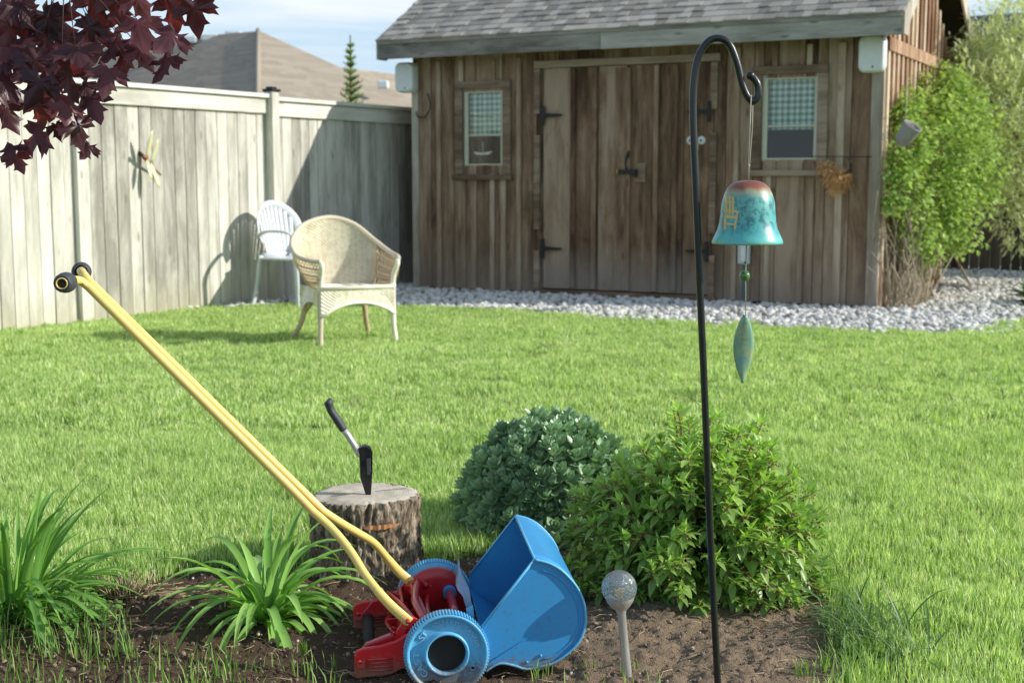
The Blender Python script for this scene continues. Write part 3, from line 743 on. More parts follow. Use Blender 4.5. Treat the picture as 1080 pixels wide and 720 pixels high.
# white hooks on right door
p = fw(733,148,-.03); t = thing('door_hanger', 'white twin knob hanger with curved hook on the right shed door', 'hook', SH.w((p.x,-.005,p.z)), SH.rot)
for s in (-1,1):
    q = MB(); q.lathe([(.004,0),(.035,0),(.04,-.012),(.036,-.026),(.02,-.03),(.002,-.031)], 18, Matrix.Translation((s*.052,-.002,0))@Matrix.Rotation(R(-90),4,'X')@Matrix.Diagonal((1,1,-1,1))); q.build('knob', M['white'], t)
    q = MB(); q.sphere((s*.052+.003,-.031,-.003), .011, 8, 6); q.build('knob_centre', M['black'], t)
q = MB(); q.tube(smooth([(.02,-.02,-.03),(.012,-.025,-.10),(-.005,-.03,-.15),(.005,-.045,-.2),(.03,-.045,-.21)],4), .011, 8); q.build('hook', M['white'], t)
# rain gauge + plant label on the wall
p = fw(784,268,-.05); t = thing('rain_gauge', 'small clear plastic rain gauge fixed low on the shed wall right of the doors', 'gauge', SH.w((p.x,-.002,p.z)), SH.rot)
q = MB(); q.box(-.055,.055,-.05,-.004,-.09,.10); M['clear'] = flat('cloudy_plastic', (.55,.6,.62), .25); q.build('gauge_cup', M['clear'], t, bevel=.012)
q = MB(); q.box(-.02,.02,-.055,-.0505,-.06,.07); q.build('scale', M['white'], t)
q = MB(); q.box(-.016,.016,-.024,-.004,-.40,-.095); M['teal'] = flat('teal_dark', (.06,.14,.16), .5); q.build('stake', M['teal'], t)
# wire hook left on wall
p = fw(446,112,-.02); q = MB(); q.tube(smooth([(0,-.01,.12),(.035,-.02,0),(-.01,-.03,-.1),(-.10,-.03,-.10),(-.12,-.03,-.05)],5), .006, 6)
tag(q.build('wall_hook', M['black'], None, SH.w((p.x+.05,-.005,p.z)), SH.rot), 'thin black wire hook on the shed wall left of the left window', 'hook')
# coir ball on a wire bracket
p0 = fw(858,163,-.02); p = fw(880,186,-.2); M['coir'] = leafmat('coir_fibre', (.62,.36,.15), (.97,.70,.40), .3, .8, (1,1,1))
t = thing('coir_basket', 'brown shaggy coir liner hanging from a wire bracket by the right window', 'hanging basket', SH.w((p.x,-.1,p.z)), SH.rot)
q = MB()
for _ in range(1500):
    th_, ph = random.uniform(0,6.28), math.acos(random.uniform(-1,1)); r = random.uniform(.3,1)*.12
    d = Vector((math.sin(ph)*math.cos(th_), math.sin(ph)*math.sin(th_)*.8, math.cos(ph)*.9)); b0 = d*r*random.choice((.45,.7))+random.choice((Vector((-.07,0,.06)),Vector((-.01,0,0)),Vector((.05,0,-.01)),Vector((.0,0,-.07))))
    if d.z > .2: b0.x -= .05*(d.z); 
    dd = (d+Vector((random.uniform(-.8,.8),random.uniform(-.8,.8),random.uniform(-.9,.5)))).normalized()
    q.leaf(b0, dd, (random.random(),random.random(),1), random.uniform(.03,.07), .006, (.8,1,.5), .8)
q.build('coir_liner', M['coir'], t)
q = MB(); x0 = p0.x-p.x
q.tube([(x0-.02,.08,.17),(x0+.05,-.02,.165),(.08,-.03,.16),(.26,.08,.16)], .004, 6); q.tube(smooth([(.08,-.03,.16),(.12,-.03,.10),(.07,-.03,.02),(-.02,-.02,.0)],4), .004, 6); q.build('wire_bracket', M['black'], t)

# ---------------------------------------------------------------- dragonfly on the fence
p = FE.px(151,168,-.05); t = thing('dragonfly_ornament', 'dragonfly ornament with pale wings and rust red tail on the sunny fence', 'ornament', FE.w((p.x,-.06,p.z)), FE.rot)
M['wing'] = flat('wing_cream', (.75,.72,.45), .4); M['rust'] = flat('rust_red', (.30,.09,.04), .5, .3)
q = MB(); q.tube([(-.05,-.03,.035),(-.02,-.03,.01),(.03,-.02,-.03),(.12,-.0,-.085),(.175,.0,-.125)], [.014,.018,.012,.008,.007], 8); q.build('body', M['rust'], t)
q = MB(); q.sphere((-.068,-.03,.04), .02, 10, 8); q.build('head', M['black'], t)
for dx, dz, L in ((-.02,1,.24),(.09,1,.20),(-.035,-1,.17),(.07,-1,.21)):
    q = MB(); q.leaf((-.005+(.04 if dx > 0 else 0),-.035,(-.03 if dx > 0 else 0)), (dx*1.6,-.35,dz), (0,-1,0), L, .042, (.35,.8,1,1,.7,.2), 0, .1); q.build('wing', M['wing'], t, solid=.004)

# ---------------------------------------------------------------- neighbour houses
def roofpoly(mb, pts, rnd=None): mb.add(pts, [tuple(range(len(pts)))], rnd)
def courses(name, A, B, C_, D_, step, mt, parent):
    """roof face A-B eave, D-C ridge; lays courses of shingles as thin lapped strips of random tabs"""
    A, B, C_, D_ = map(Vector, (A,B,C_,D_)); n = max(3, int(((D_+C_)/2-(A+B)/2).length/step)); mb = MB(); nn = (B-A).cross(D_-A).normalized()
    if nn.z < 0: nn = -nn
    for i in range(n):
        t0, t1 = i/n, (i+1)/n; l0, r0 = A.lerp(D_,t0), B.lerp(C_,t0); l1, r1 = A.lerp(D_,t1), B.lerp(C_,t1); w_ = max((r0-l0).length,.01); k = max(1,int(w_/.45)); u = [0]+sorted(random.random() for _ in range(k-1))+[1]
        for a, c_ in zip(u,u[1:]):
            mb.add([l0.lerp(r0,a)+nn*.008, l0.lerp(r0,c_)+nn*.008, l1.lerp(r1,c_), l1.lerp(r1,a), l0.lerp(r0,a), l0.lerp(r0,c_)], [(0,1,2,3),(4,5,1,0)])
    return mb.build(name, mt, parent)
hs = thing('brick_house', 'brown hip roofed house beyond the left fence', 'house', (-7.5,42,0))
o_ = Vector((-7.5,42,0))
ap = atY(272,33,40)-o_; nc = atY(272,122,33)-o_; rc = atY(470,122,38.5)-o_; lc = atY(-60,122,47)-o_; rl = atY(120,46,47.5)-o_
nc.z = rc.z = lc.z = 2.9
courses('roof', nc, rc, ap+Vector((.05,.05,0)), ap, .17, M['shingle_brown'], hs)
courses('roof', lc, nc, ap, rl, .17, M['shingle_brown'], hs)
q = MB()
for a, c_ in ((lc,nc),(nc,rc)):
    a2 = a.lerp(c_,.03); c2 = c_.lerp(a,.03)
    q.add([(a2.x,a2.y+.4,0),(c2.x,c2.y+.4,0),(c2.x,c2.y+.4,2.85),(a2.x,a2.y+.4,2.85)], [(0,1,2,3)])
q.build('wall', M['brick'], hs)
q = MB(); q.tube([ap+Vector((0,0,.03)), nc+Vector((0,0,.03))], .07, 6); q.build('hip_cap', M['shingle_brown'], hs)
for px, py in ((200,40),(222,38),(247,35)):
    v_ = atY(px,py+2,42.0)-o_; q = MB(); q.box(v_.x-.25,v_.x+.25,v_.y-.2,v_.y+.2,v_.z-.12,v_.z+.10); q.build('roof_vent', M['spk'], hs, bevel=.04)
v_ = atY(404,90,37)-o_; q = MB(); q.box(v_.x-.15,v_.x+.15,v_.y-.2,v_.y+.2,v_.z-.1,v_.z+.12); q.build('roof_vent', M['spk'], hs, bevel=.04)
h2 = thing('brick_house', 'lower light brown roof of the second house beside the small spruce', 'house', (-3,50,0)); o_ = Vector((-3,50,0))
a = atY(330,67,46)-o_; c_ = atY(520,92,56)-o_; e1 = atY(330,130,42)-o_; e2 = atY(560,130,52)-o_; e1.z = e2.z = 2.8
courses('roof', e1, e2, c_, a, .17, M['shingle_brown'], h2)
q = MB(); q.add([(e1.x,e1.y+.4,0),(e2.x,e2.y+.4,0),(e2.x,e2.y+.4,2.8),(e1.x,e1.y+.4,2.8)], [(0,1,2,3)]); q.build('wall', M['brick'], h2)
h3 = thing('brick_house', 'dark grey roofed house beyond the bushes at the right', 'house', (10,30,0)); o_ = Vector((10,30,0))
a = atY(930,24,28)-o_; c_ = atY(1150,8,25)-o_; e1 = atY(930,140,25)-o_; e2 = atY(1180,140,22)-o_; e1.z = e2.z = 2.4
courses('roof', e1, e2, c_, a, .16, M['shingle_dark'], h3)
q = MB(); q.add([(e1.x,e1.y+.4,0),(e2.x,e2.y+.4,0),(e2.x,e2.y+.4,2.4),(e1.x,e1.y+.4,2.4)], [(0,1,2,3)]); q.build('wall', M['brick'], h3)

# ================================================================ CHAIRS
def wickermat(name, lo, hi):
    m, nt, out = mat(name); r = rndattr(nt); v = coords(nt,(1,1,1)); n = noi(nt, v, 9, 4)
    c = mixc(nt, ramp(nt, r, [(.12,0),(.5,.75),(.9,1)]), lo, hi); c = mixc(nt, ramp(nt, n, [(.5,0),(.75,.5)]), c, lo); bsdf(nt, out, c, .6); return m
M['wicker'] = wickermat('cream_wicker', (.56,.45,.31), (.97,.93,.80))
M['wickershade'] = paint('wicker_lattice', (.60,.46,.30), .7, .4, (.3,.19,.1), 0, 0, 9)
a_, b_ = gnd(335.6,365.6), gnd(418,361.6)
WC = Frame((a_+b_)/2, 31)
t = thing('wicker_chair', 'cream wicker armchair with rounded back standing on the lawn', 'chair', WC.o, WC.rot)
rimc = smooth([(-.275,-.05,.560),(-.335,.02,.568),(-.375,.13,.60),(-.345,.27,.685),(-.205,.40,.785),(0,.45,.83),(.165,.41,.785),(.275,.31,.675),(.325,.18,.60),(.325,.05,.572),(.28,-.05,.560)], 12)
basec = smooth([(-.25,.0,.37),(-.25,.07,.37),(-.245,.15,.37),(-.225,.25,.37),(-.14,.35,.37),(0,.40,.37),(.14,.35,.37),(.225,.25,.37),(.245,.15,.37),(.25,.07,.37),(.25,.0,.37)], 12)
nu = len(rimc)-1; nv = 36
def surf(u, v, w=0.0):
    i = min(nu-1, int(u*nu)); f = u*nu-i
    r = rimc[i].lerp(rimc[i+1], f); b0 = basec[i].lerp(basec[i+1], f)
    p = b0.lerp(r, v); c = Vector((0,.12,p.z)); d = (p-c); d.z = 0; d.normalize()
    return p + d*(.02*math.sin(math.pi*v)+w)
def weave_patch(mb, fn, n, m, amp=.007, rr=.5):
    o = len(mb.v); vs = []
    for j in range(m+1):
        for i in range(n+1):
            w = amp*(1 if (i+j) % 2 else -1)
            vs.append(fn(i/n, j/m, w))
    fs = [(j*(n+1)+i, j*(n+1)+i+1, (j+1)*(n+1)+i+1, (j+1)*(n+1)+i) for j in range(m) for i in range(n)]
    o = len(mb.v); mb.v += [tuple(q) for q in vs]
    for idx_, f in enumerate(fs):
        i_, j_ = idx_ % n, idx_//n; mb.f.append([k+o for k in f]); mb.r.append(min(1,.30*random.random()+(.62 if (i_//1+j_) % 2 else .22)+(.1 if i_ % 4 < 2 else 0))); mb.m.append(0); mb.sm.append(False)
q = MB(); weave_patch(q, lambda u,v,w: surf(.29+u*.42, v, w), 62, 44); q.build('backrest', M['wicker'], t, solid=.004)
for s, lab in ((0,'a'),(1,'b')):
    q = MB()
    U = (lambda k: .0+k*.29) if s == 0 else (lambda k: 1-k*.29)
    for i in range(13):
        for dr_ in (-1,1):
            k0 = i/12; pts = []
            for j in range(7):
                v = j/6; k = k0+dr_*(v-.5)*.35
                if 0 <= k <= 1: pts.append(surf(U(k), v*.97, dr_*.002))
            if len(pts) > 1: q.tube(pts, .0032, 4)
    for v in (.0,.25,.5,.75): q.tube([surf(U(k/6), v) for k in range(7)], .007, 6)
    q.tube([surf(U(1),v/6) for v in range(7)], .012, 8)
    q.build('arm_panel', M['wickershade'], t)
q = MB(); pts = [p+Vector((0,0,.004)) for p in rimc]; q.tube(pts, [.0145+.0025*(i%2) for i in range(len(pts))], 8)
for s in (-1,1):
    q.tube(smooth([(s*.275,-.05,.560),(s*.272,-.055,.53),(s*.262,-.02,.46),(s*.262,-.005,.36)],4), .017, 8)
q.build('arm_rim', M['wicker'], t)
q = MB()
def seat(u, v, w):
    x = (u-.5)*2; y0 = -.02; yb = .385*math.sqrt(max(.0,1-abs(x)**3.2))
    return Vector((x*.255, y0+(yb-y0)*v, .375+w+.006*math.sin(v*3)))
weave_patch(q, seat, 44, 34, .003); q.build('seat', M['wicker'], t, solid=.006)
q = MB()
weave_patch(q, lambda u,v,w: Vector(((u-.5)*.53, -.02+w, .385-v*(.10+.085*abs(2*u-1)**2.2))), 44, 14, .0035)
for s in (-1,1): weave_patch(q, lambda u,v,w: Vector((s*(.262-.02*u)+w, u*.38, .385-v*(.10+.085*abs(2*u-1)**2.2))), 30, 14, .0035)
pts = [Vector(((k/12-.5)*.53,-.024,.385-(.10+.085*abs(2*k/12-1)**2.2))) for k in range(13)]; q.tube(pts,.010,6); q.tube([(-.27,-.024,.385),(.27,-.024,.385)],.012,6)
q.build('apron', M['wicker'], t, solid=.003)
for (x,y,sx,sy) in ((-.262,0,-.012,-.02),(.262,0,.012,-.02),(-.225,.37,-.07,.09),(.225,.37,.07,.09)):
    q = MB(); q.tube(smooth([(x,y,.37),(x,y,.22),(x+sx*.3,y+sy*.3,.11),(x+sx,y+sy,.0)],5), [.021]*8+[.020,.019,.018,.018,.018,.019,.020,.022], 8)
    q.tube([(x*.98,y,.19),(x*.8,y+(.08 if y<.1 else -.08),.285)], .009, 6)
    q.build('leg', M['wickershade' if y > .1 else 'wicker'], t)
# ---- white plastic chair by the fence
a_ = gnd(287,316.6)
PC = Frame((-1.87,11.52), 54)
M['plastic'] = flat('white_resin', (.72,.74,.77), .35)
t = thing('plastic_chair', 'white plastic garden chair pushed against the fence behind the wicker one', 'chair', PC.o, PC.rot)
q = MB(); out_l = []
def backpt(a, k):   # a angle on rounded outline, k inset
    x = math.cos(a)*(.27-k); z = .66+max(-.2,math.sin(a))*(.25-k*.9) if math.sin(a) > 0 else .66+math.sin(a)*(.22-k)
    y = .22+.10*(z-.42)/.5+ -.06*(abs(x)/.27)**2
    return Vector((x, y, z))
n = 36; vs = []; fs = []
for i in range(n+1):
    a = R(-35)+R(250)*i/n
    for k in (0,.012,.05,.062):
        p = backpt(a,k); vs.append(p+Vector((0,(-.02 if k in (0,) else -.028 if k==.012 else -.006 if k==.05 else 0),0)))
for i in range(n):
    for j in range(3): fs.append((i*4+j,i*4+j+1,(i+1)*4+j+1,(i+1)*4+j))
q.add(vs, fs, .5, 0, True)
for i in range(9):
    x = (i-4)*.046; zt = .66+math.sqrt(max(0,1-(x/.215)**2))*.195; pts = []
    for k in range(7):
        z = .43+(zt-.43)*k/6; pts.append(Vector((x*(.82+.18*k/6), .215+.10*(z-.42)/.5-.03*(abs(x)/.2)**2, z)))
    q.tube(pts, .0185, 8, flat=[.3]*7)
q.tube([(-.2,.2,.44),(.2,.2,.44)],.02,8)
q.build('backrest', M['plastic'], t, solid=.006)
q = MB(); q.box(-.24,.24,-.24,.22,.405,.425); q.tube(smooth([(-.23,-.25,.40),(0,-.265,.40),(.23,-.25,.40)],4),.018,8); q.build('seat', M['plastic'], t, bevel=.012)
for s in (-1,1):
    q = MB(); q.tube(smooth([(s*.235,.22,.60),(s*.27,.10,.645),(s*.285,-.08,.655),(s*.28,-.2,.64),(s*.27,-.245,.60)],5), .027, 8, flat=[.45]*21); q.build('armrest', M['plastic'], t)
    q = MB(); q.tube(smooth([(s*.27,-.245,.61),(s*.26,-.25,.42),(s*.265,-.27,.2),(s*.28,-.29,0)],4), [.030]*5+[.028]*4+[.022]*4, 8, flat=[.6]*13); q.build('leg', M['plastic'], t)
    q = MB(); q.tube(smooth([(s*.225,.2,.44),(s*.235,.24,.2),(s*.25,.29,0)],4), [.030]*4+[.026]*5, 8, flat=[.6]*9); q.build('leg', M['plastic'], t)

# ================================================================ REEL MOWER
MW = Frame((-.145,2.83), 7.1)
def mz(zx, zy, y): return MW.px(350+zx/3.6, 520+zy/3.6, y)
M['blue'] = paint('blue_paint', (.05,.33,.70), .34, .22, (.10,.13,.15), 0, .25, 16, .05, 1)
M['lblue'] = paint('light_blue_paint', (.13,.50,.80), .42, .30, (.20,.20,.18), 0, .1, 22, .05, 1)
M['red'] = paint('red_paint', (.50,.012,.020), .33, .35, (.12,.04,.03), 0, .3, 20, .05, 1)
M['redb'] = paint('bright_red_paint', (.66,.015,.022), .35, .3, (.15,.05,.04), 0, .3, 24, .05, 1)
M['yellow'] = paint('yellow_paint', (.90,.66,.20), .35, .22, (.45,.33,.16), 0, .2, 9)
M['rubber'] = flat('grey_rubber', (.055,.058,.065), .6)
M['hub'] = flat('dirty_black', (.02,.018,.016), .8)
mow = thing('reel_mower', 'old push reel mower with red body blue wheels and yellow handle in the soil bed', 'lawn mower', MW.o, MW.rot)
RX = Matrix.Rotation(R(90),4,'X')
WZ = .061
M['letters'] = flat('raised_letters', (.38,.70,.90), .45)
def arc_text(txt, r, a0, a1, size, parent, y, flip=False):
    """raised letters following the wheel's web"""
    n = len(txt); mb = MB()
    for i, ch in enumerate(txt):
        if ch == ' ': continue
        cu = bpy.data.curves.new('letter','FONT'); cu.body = ch; cu.size = size; cu.extrude = .002; cu.align_x = 'CENTER'; cu.align_y = 'CENTER'
        o = bpy.data.objects.new('letter', cu); COL.objects.link(o); bpy.context.view_layer.update()
        me = bpy.data.meshes.new_from_object(o); bpy.data.objects.remove(o)
        a = R(a0+(a1-a0)*i/max(1,n-1)); T = Matrix.Translation((math.cos(a)*r, y, WZ+math.sin(a)*r)) @ Matrix.Rotation(-(a-R(90)),4,'Y') @ RX
        mb.add([T@v_.co for v_ in me.vertices], [tuple(p.vertices) for p in me.polygons], .5)
        bpy.data.meshes.remove(me)
    return mb.build('lettering', M['letters'], parent)
wheels = []
for yy, s in ((0.0,1),(.40,-1)):
    T = Matrix.Translation((0,yy,WZ)) @ RX @ Matrix.Diagonal((1,1,s,1))
    q = MB(); q.lathe([(.0905,-.018),(.0905,.013),(.0915,.016),(.0895,.0185),(.085,.018),(.0825,.014),(.081,.0065),(.076,.005),(.055,.005),(.0505,.007),(.0495,.016),(.047,.018),(.0435,.0165),(.042,.010),(.042,-.014),(.05,-.018)], 96, T, .5, closed=True)
    wh = q.build('wheel', M['lblue'], mow); wheels.append(wh)
    q = MB()
    for k in range(84):
        a = 2*math.pi*k/84; TT = Matrix.Translation((0,yy,WZ)) @ Matrix.Rotation(a,4,'Y')
        q.box(-.0017,.0017,-.017,.0125,.0895,.0945,.5,0,TT)
    q.build('tread', M['lblue'], wh, bevel=.0006)
    q = MB(); q.lathe([(.0005,.002),(.02,.0035),(.036,.001),(.0425,.0)], 40, T); q.build('hub_disc', M['hub'], wh)
    if s == 1:
        arc_text('CAST', .066, 222, 182, .021, wh, -.0062)
        arc_text('ST', .066, 146, 137, .019, wh, -.0062)
        arc_text('ONTARIO CANADA', .071, 112, 12, .0125, wh, -.0062)
        q = MB(); TT = Matrix.Translation((.058,-.006,WZ-.036)) @ RX; q.lathe([(.0075,0),(.0075,.003),(.004,.003),(.0035,0)], 14, TT); q.build('oil_boss', M['lblue'], wh)
        q = MB(); q.lathe([(.0004,.0008),(.0036,.0008)], 12, TT); q.build('oil_hole', M['hub'], wh)
# side plates with ribbed arms
arm = [mz(*p, .035) for p in ((84,612),(92,594),(120,584),(180,575),(240,556),(300,520),(335,560),(330,650),(262,662),(225,682),(100,698),(86,694))]
for yy, mt in ((.026,'redb'),(.352,'redb')):
    q = MB(); q.prism([(p.x,yy,p.z) for p in arm], (0,.012,0))
    o = q.build('side_plate', M[mt], mow, bevel=.003)
    q = MB()
    for k in range(4):
        z = arm[0].z-.008-.0085*k; q.tube([(arm[0].x+.028,yy-.002,z-.001),(arm[0].x+.085,yy-.002,z+.0)], .0026, 6)
    q.build('ribs', M[mt], o)
    q = MB(); x, z = arm[0].x+.014, arm[0].z-.016
    q.box(x-.008,x+.010,yy-.011,yy,z-.010,z+.008); q.tube([(x,yy-.008,z+.002),(x-.002,yy-.019,z+.012)],.004,6); q.build('bolt', M[mt], o, bevel=.002)
    q = MB(); TT = Matrix.Translation((.002,yy+.006,WZ+.004)) @ RX
    q.lathe([(.0005,.012),(.03,.012),(.055,.010),(.075,.008),(.081,.004),(.082,-.006),(.0005,-.006)], 48, TT); q.build('gear_cover', M['red'], mow)
    q = MB(); TT = Matrix.Translation((-.025,yy,WZ+.045)) @ RX; q.lathe([(.0005,.013),(.006,.012),(.009,.007)], 14, TT); q.build('bolt', M['red'], mow)
# reel: helical blades round a shaft, behind a bed bar
rx, rz, rr = -.078, .072, .052
q = MB(); q.tube([(rx,.035,rz),(rx,.35,rz)], .008, 10); q.build('reel_shaft', M['red'], mow)
for k in range(5):
    q = MB(); vs = []; m_ = 16
    for i in range(m_+1):
        a = 2*math.pi*k/5+R(75)*i/m_; y = .045+.29*i/m_
        for r_, da in ((rr,0),(rr-.016,.16)): vs.append((rx+math.cos(a+da)*r_, y, rz+math.sin(a+da)*r_))
    q.add(vs, [(2*i,2*i+2,2*i+3,2*i+1) for i in range(m_)], .5, 0, True)
    q.build('reel_blade', M['red'], mow, solid=.004)
for y in (.07,.19,.31):
    q = MB()
    for k in range(5):
        a = 2*math.pi*k/5+R(75)*(y-.045)/.29+.1; q.bar((rx,y,rz),(rx+math.cos(a)*rr*.9,y,rz+math.sin(a)*rr*.9),.022,.004, Vector((0,1,0)))
    q.lathe([(.016,-.004),(.016,.004)], 16, Matrix.Translation((rx,y,rz))@RX); q.build('reel_spider', M['red'], mow)
q = MB(); a, b_ = arm[0], arm[5]
q.box(-.150,-.105,.04,.35,.022,.030,None,0,Matrix.Rotation(R(-12),4,'Y')); q.box(-.120,-.112,.04,.35,.03,.075,None,0,Matrix.Rotation(R(18),4,'Y')); q.build('bed_bar', M['red'], mow, bevel=.002)
q = MB(); q.tube([(-.168,.05,.030),(-.168,.34,.030)], .013, 12); q.build('rear_roller', M['hub'], mow)
# upper brackets carrying the handle
for yy, px0, py0 in ((.046,433,657),(.345,434.5,614)):
    p = MW.px(px0,py0,yy)
    q = MB(); q.prism([(p.x-.016,yy,p.z+.006),(p.x+.004,yy,p.z+.016),(p.x+.05,yy,p.z-.01),(p.x+.06,yy,p.z-.06),(p.x-.03,yy,p.z-.085),(p.x-.055,yy,p.z-.05)], (0,.008,0)); q.build('handle_bracket', M['redb'], mow, bevel=.002)
    q = MB(); q.prism([(p.x-.03,yy,p.z-.02),(p.x-.10,yy,p.z-.045),(p.x-.125,yy,p.z-.075),(p.x-.115,yy,p.z-.09),(p.x-.05,yy,p.z-.08)], (0,.02,0)); q.build('cutter_adjuster', M['red'], mow, bevel=.003)
q = MB(); e = mz(445,368,.35); f_ = mz(476,420,.10); q.tube([(e.x,.352,e.z),(e.x,.035,e.z)], .0115, 14); q.build('tie_rod', M['red'], mow)
for y in (.345,.065):
    q = MB(); q.tube([(e.x,y,e.z),(e.x,y-.02,e.z)], .0165, 18); q.build('collar', M['blue'], mow)
# a red tie casting between plates
q = MB(); q.tube(smooth([(-.045,.035,WZ+.06),(-.06,.15,WZ+.065),(-.055,.25,WZ+.06),(-.045,.352,WZ+.055)],4), .009, 8); q.tube(smooth([(-.02,.035,WZ+.02),(-.03,.2,WZ+.03),(-.02,.352,WZ+.02)],4), .007, 8); q.build('tie_casting', M['red'], mow)
# deflector sheet
M['steelblue'] = paint('worn_blue_sheet', (.16,.30,.50), .35, .5, (.35,.33,.33), .3, 0, 20)
A_ = [mz(457,292,.365), mz(470,270,.365), mz(477,243,.368)]; B_ = [mz(500,408,.03), mz(516,440,.03), mz(538,425,.028)]
q = MB(); vs = []
for i in range(9):
    t_ = i/8; 
    for k in range(3):
        p = A_[k].lerp(B_[k], t_); vs.append(p+Vector((.004*math.sin(t_*9+k),0,.003*math.sin(t_*7))))
q.add(vs, [(i*3+k,i*3+k+1,i*3+k+4,i*3+k+3) for i in range(8) for k in range(2)], .5, 0, True); q.build('deflector', M['steelblue'], mow, solid=.002)
q = MB(); q.prism([mz(510,438,.028),mz(536,424,.028),mz(541,470,.028),mz(536,486,.028),mz(514,480,.028)], (0,.006,0)); q.build('deflector_tab', M['lblue'], mow, bevel=.001)
# catcher
yn, yf = -.005, .375
arc = [(770,250),(800,256),(830,266),(868,288),(902,320),(930,355),(950,395),(961,440),(963,485),(953,528),(932,568),(900,600),(860,630),(815,650),(740,664),(690,650),(640,642),(600,660),(585,672)]
NP = smooth([mz(x,y,yn) for x,y in arc], 3); low = mz(570,505,yn)
off = Vector((.006,0,.0))
def at(p, y): return Vector((p.x+.006*(y-yn)/.38, y, p.z))
cat_ = MB(); cat_.prism([at(p,yn) for p in NP]+[at(low,yn)], (0,.0025,0)); sp1 = cat_.build('catcher_side', M['blue'], mow, bevel=.0008)
q = MB(); q.prism([at(p,yf) for p in NP]+[at(low,yf)], (0,.0025,0)); q.build('catcher_side', M['blue'], mow)
n = len(NP); q = MB(); vs = []
for p in NP[:int(n*.80)]:
    for k in range(9):
        y = yn-.006+(yf-yn+.012)*k/8; vs.append(at(p,y)+Vector((0,0,-.0015*math.sin(math.pi*k/8))))
m_ = len(vs)//9; q.add(vs, [(i*9+k,i*9+k+1,(i+1)*9+k+1,(i+1)*9+k) for i in range(m_-1) for k in range(8)], .5, 0, True)
q.build('catcher_shell', M['blue'], mow, solid=.0025)
# floor from lower back to the mouth
fl = mz(575,560,yn); q = MB(); q.add([at(NP[int(n*.79)],yn+.003),at(NP[int(n*.79)],yf),at(fl,yf),at(fl,yn+.003)], [(0,1,2,3)]); q.build('catcher_floor', M['blue'], mow, solid=.002)
q = MB()
for y in (yn-.004,yf+.004): q.tube([at(p,y) for p in NP], .0032, 6)
q.tube([at(NP[0],yn),at(low,yn)], .0028, 6); q.tube([at(NP[0],yf),at(low,yf)], .0028, 6); q.tube([at(NP[0],yn),at(NP[0],yf)], .003, 6)
q.build('catcher_rim', M['lblue'], mow)
cx_ = sum(p.x for p in NP)/n; cz_ = sum(p.z for p in NP)/n
q = MB(); q.tube([at(Vector((cx_+(p.x-cx_)*.82,0,cz_+(p.z-cz_)*.84)),yn-.0005) for p in NP[2:int(n*.75)]], .0022, 6); q.tube([at(mz(*a,yn),yn-.0003) for a in ((595,640),(720,560),(800,520))], .0012, 5)
for a in ((740,640),(792,615)): q.sphere(at(mz(*a,yn),yn-.001), .004, 8, 6)
q.build('pressed_ridge', M['blue'], sp1)
# handle: two tubes side by side, opening to a fork below and a T above
def hp(px, py, y): return MW.px(px, py, y)
nearp = smooth([hp(432,656,.040),hp(411,637,.046),hp(397,621,.06),hp(384,604,.085),hp(369,580,.115),hp(350,557,.140),hp(330,539,.152)],5)
nearp += [hp(330+(93-330)*k/10, 538+(302-538)*k/10, .152+.0*k) for k in range(1,11)]
nearp += smooth([hp(86,296.5,.150),hp(81,295.5,.140),hp(75,296.5,.12),hp(71,297.5,.09),hp(67,298.5,.055)],4)
farp = smooth([hp(434,614,.345),hp(420,602,.34),hp(408,588,.32),hp(394,572,.28),hp(378,562,.235),hp(361,552,.20),hp(341,539,.176)],5)
farp += [hp(341+(96-341)*k/10, 539+(299-539)*k/10, .177) for k in range(1,11)]
farp += smooth([hp(90,292,.18),hp(87,288,.20),hp(85.5,286,.23),hp(86,286.5,.28)],4)
hd = MB()
for P_, k0 in ((nearp,9),(farp,9)):
    hd.tube(P_, [.0098 if i > k0 else .0125-.0002*i for i in range(len(P_))], 12, flatu=[min(1,.34+i*.07) for i in range(len(P_))])
ho = hd.build('handle', M['yellow'], mow)
for P_ in (nearp, farp):
    a, b_ = P_[-1], P_[-5] if P_ is farp else P_[-7]
    d = (a-b_).normalized()
    if P_ is nearp: st_, en = P_[-7], P_[-1]+d*.016
    else: st_, en = P_[-3]+d*-.01, P_[-1]+d*.06
    q = MB(); ax = [st_.lerp(en,k/8) for k in range(9)]; q.tube(ax, [.0145,.0185,.020,.021,.021,.020,.0195,.018,.0155], 16, cap=False)
    q.tube([en-d*.02,en+d*.0005],[.0125,.0128],16,cap=False); q.build('grip', M['rubber'], ho, solid=.0025)
    q = MB(); q.tube([en-d*.05,en+d*.002],[.0113,.0113],14,cap=False,mi=0); q.build('tube_end', M['yellow'], ho, solid=.002)
    q = MB(); q.tube([en-d*.014,en-d*.004],[.0092,.0092],12); q.build('tube_hollow', M['hub'], ho)
for px0, py0, yy in ((430,654,.033),(435,614,.334)):
    p = hp(px0,py0,yy); q = MB(); q.lathe([(.0004,.012),(.005,.0115),(.0065,.008),(.0065,0)], 14, Matrix.Translation(p)@RX@Matrix.Diagonal((.8,.8,1,1))); q.build('bolt', M['red'], ho)

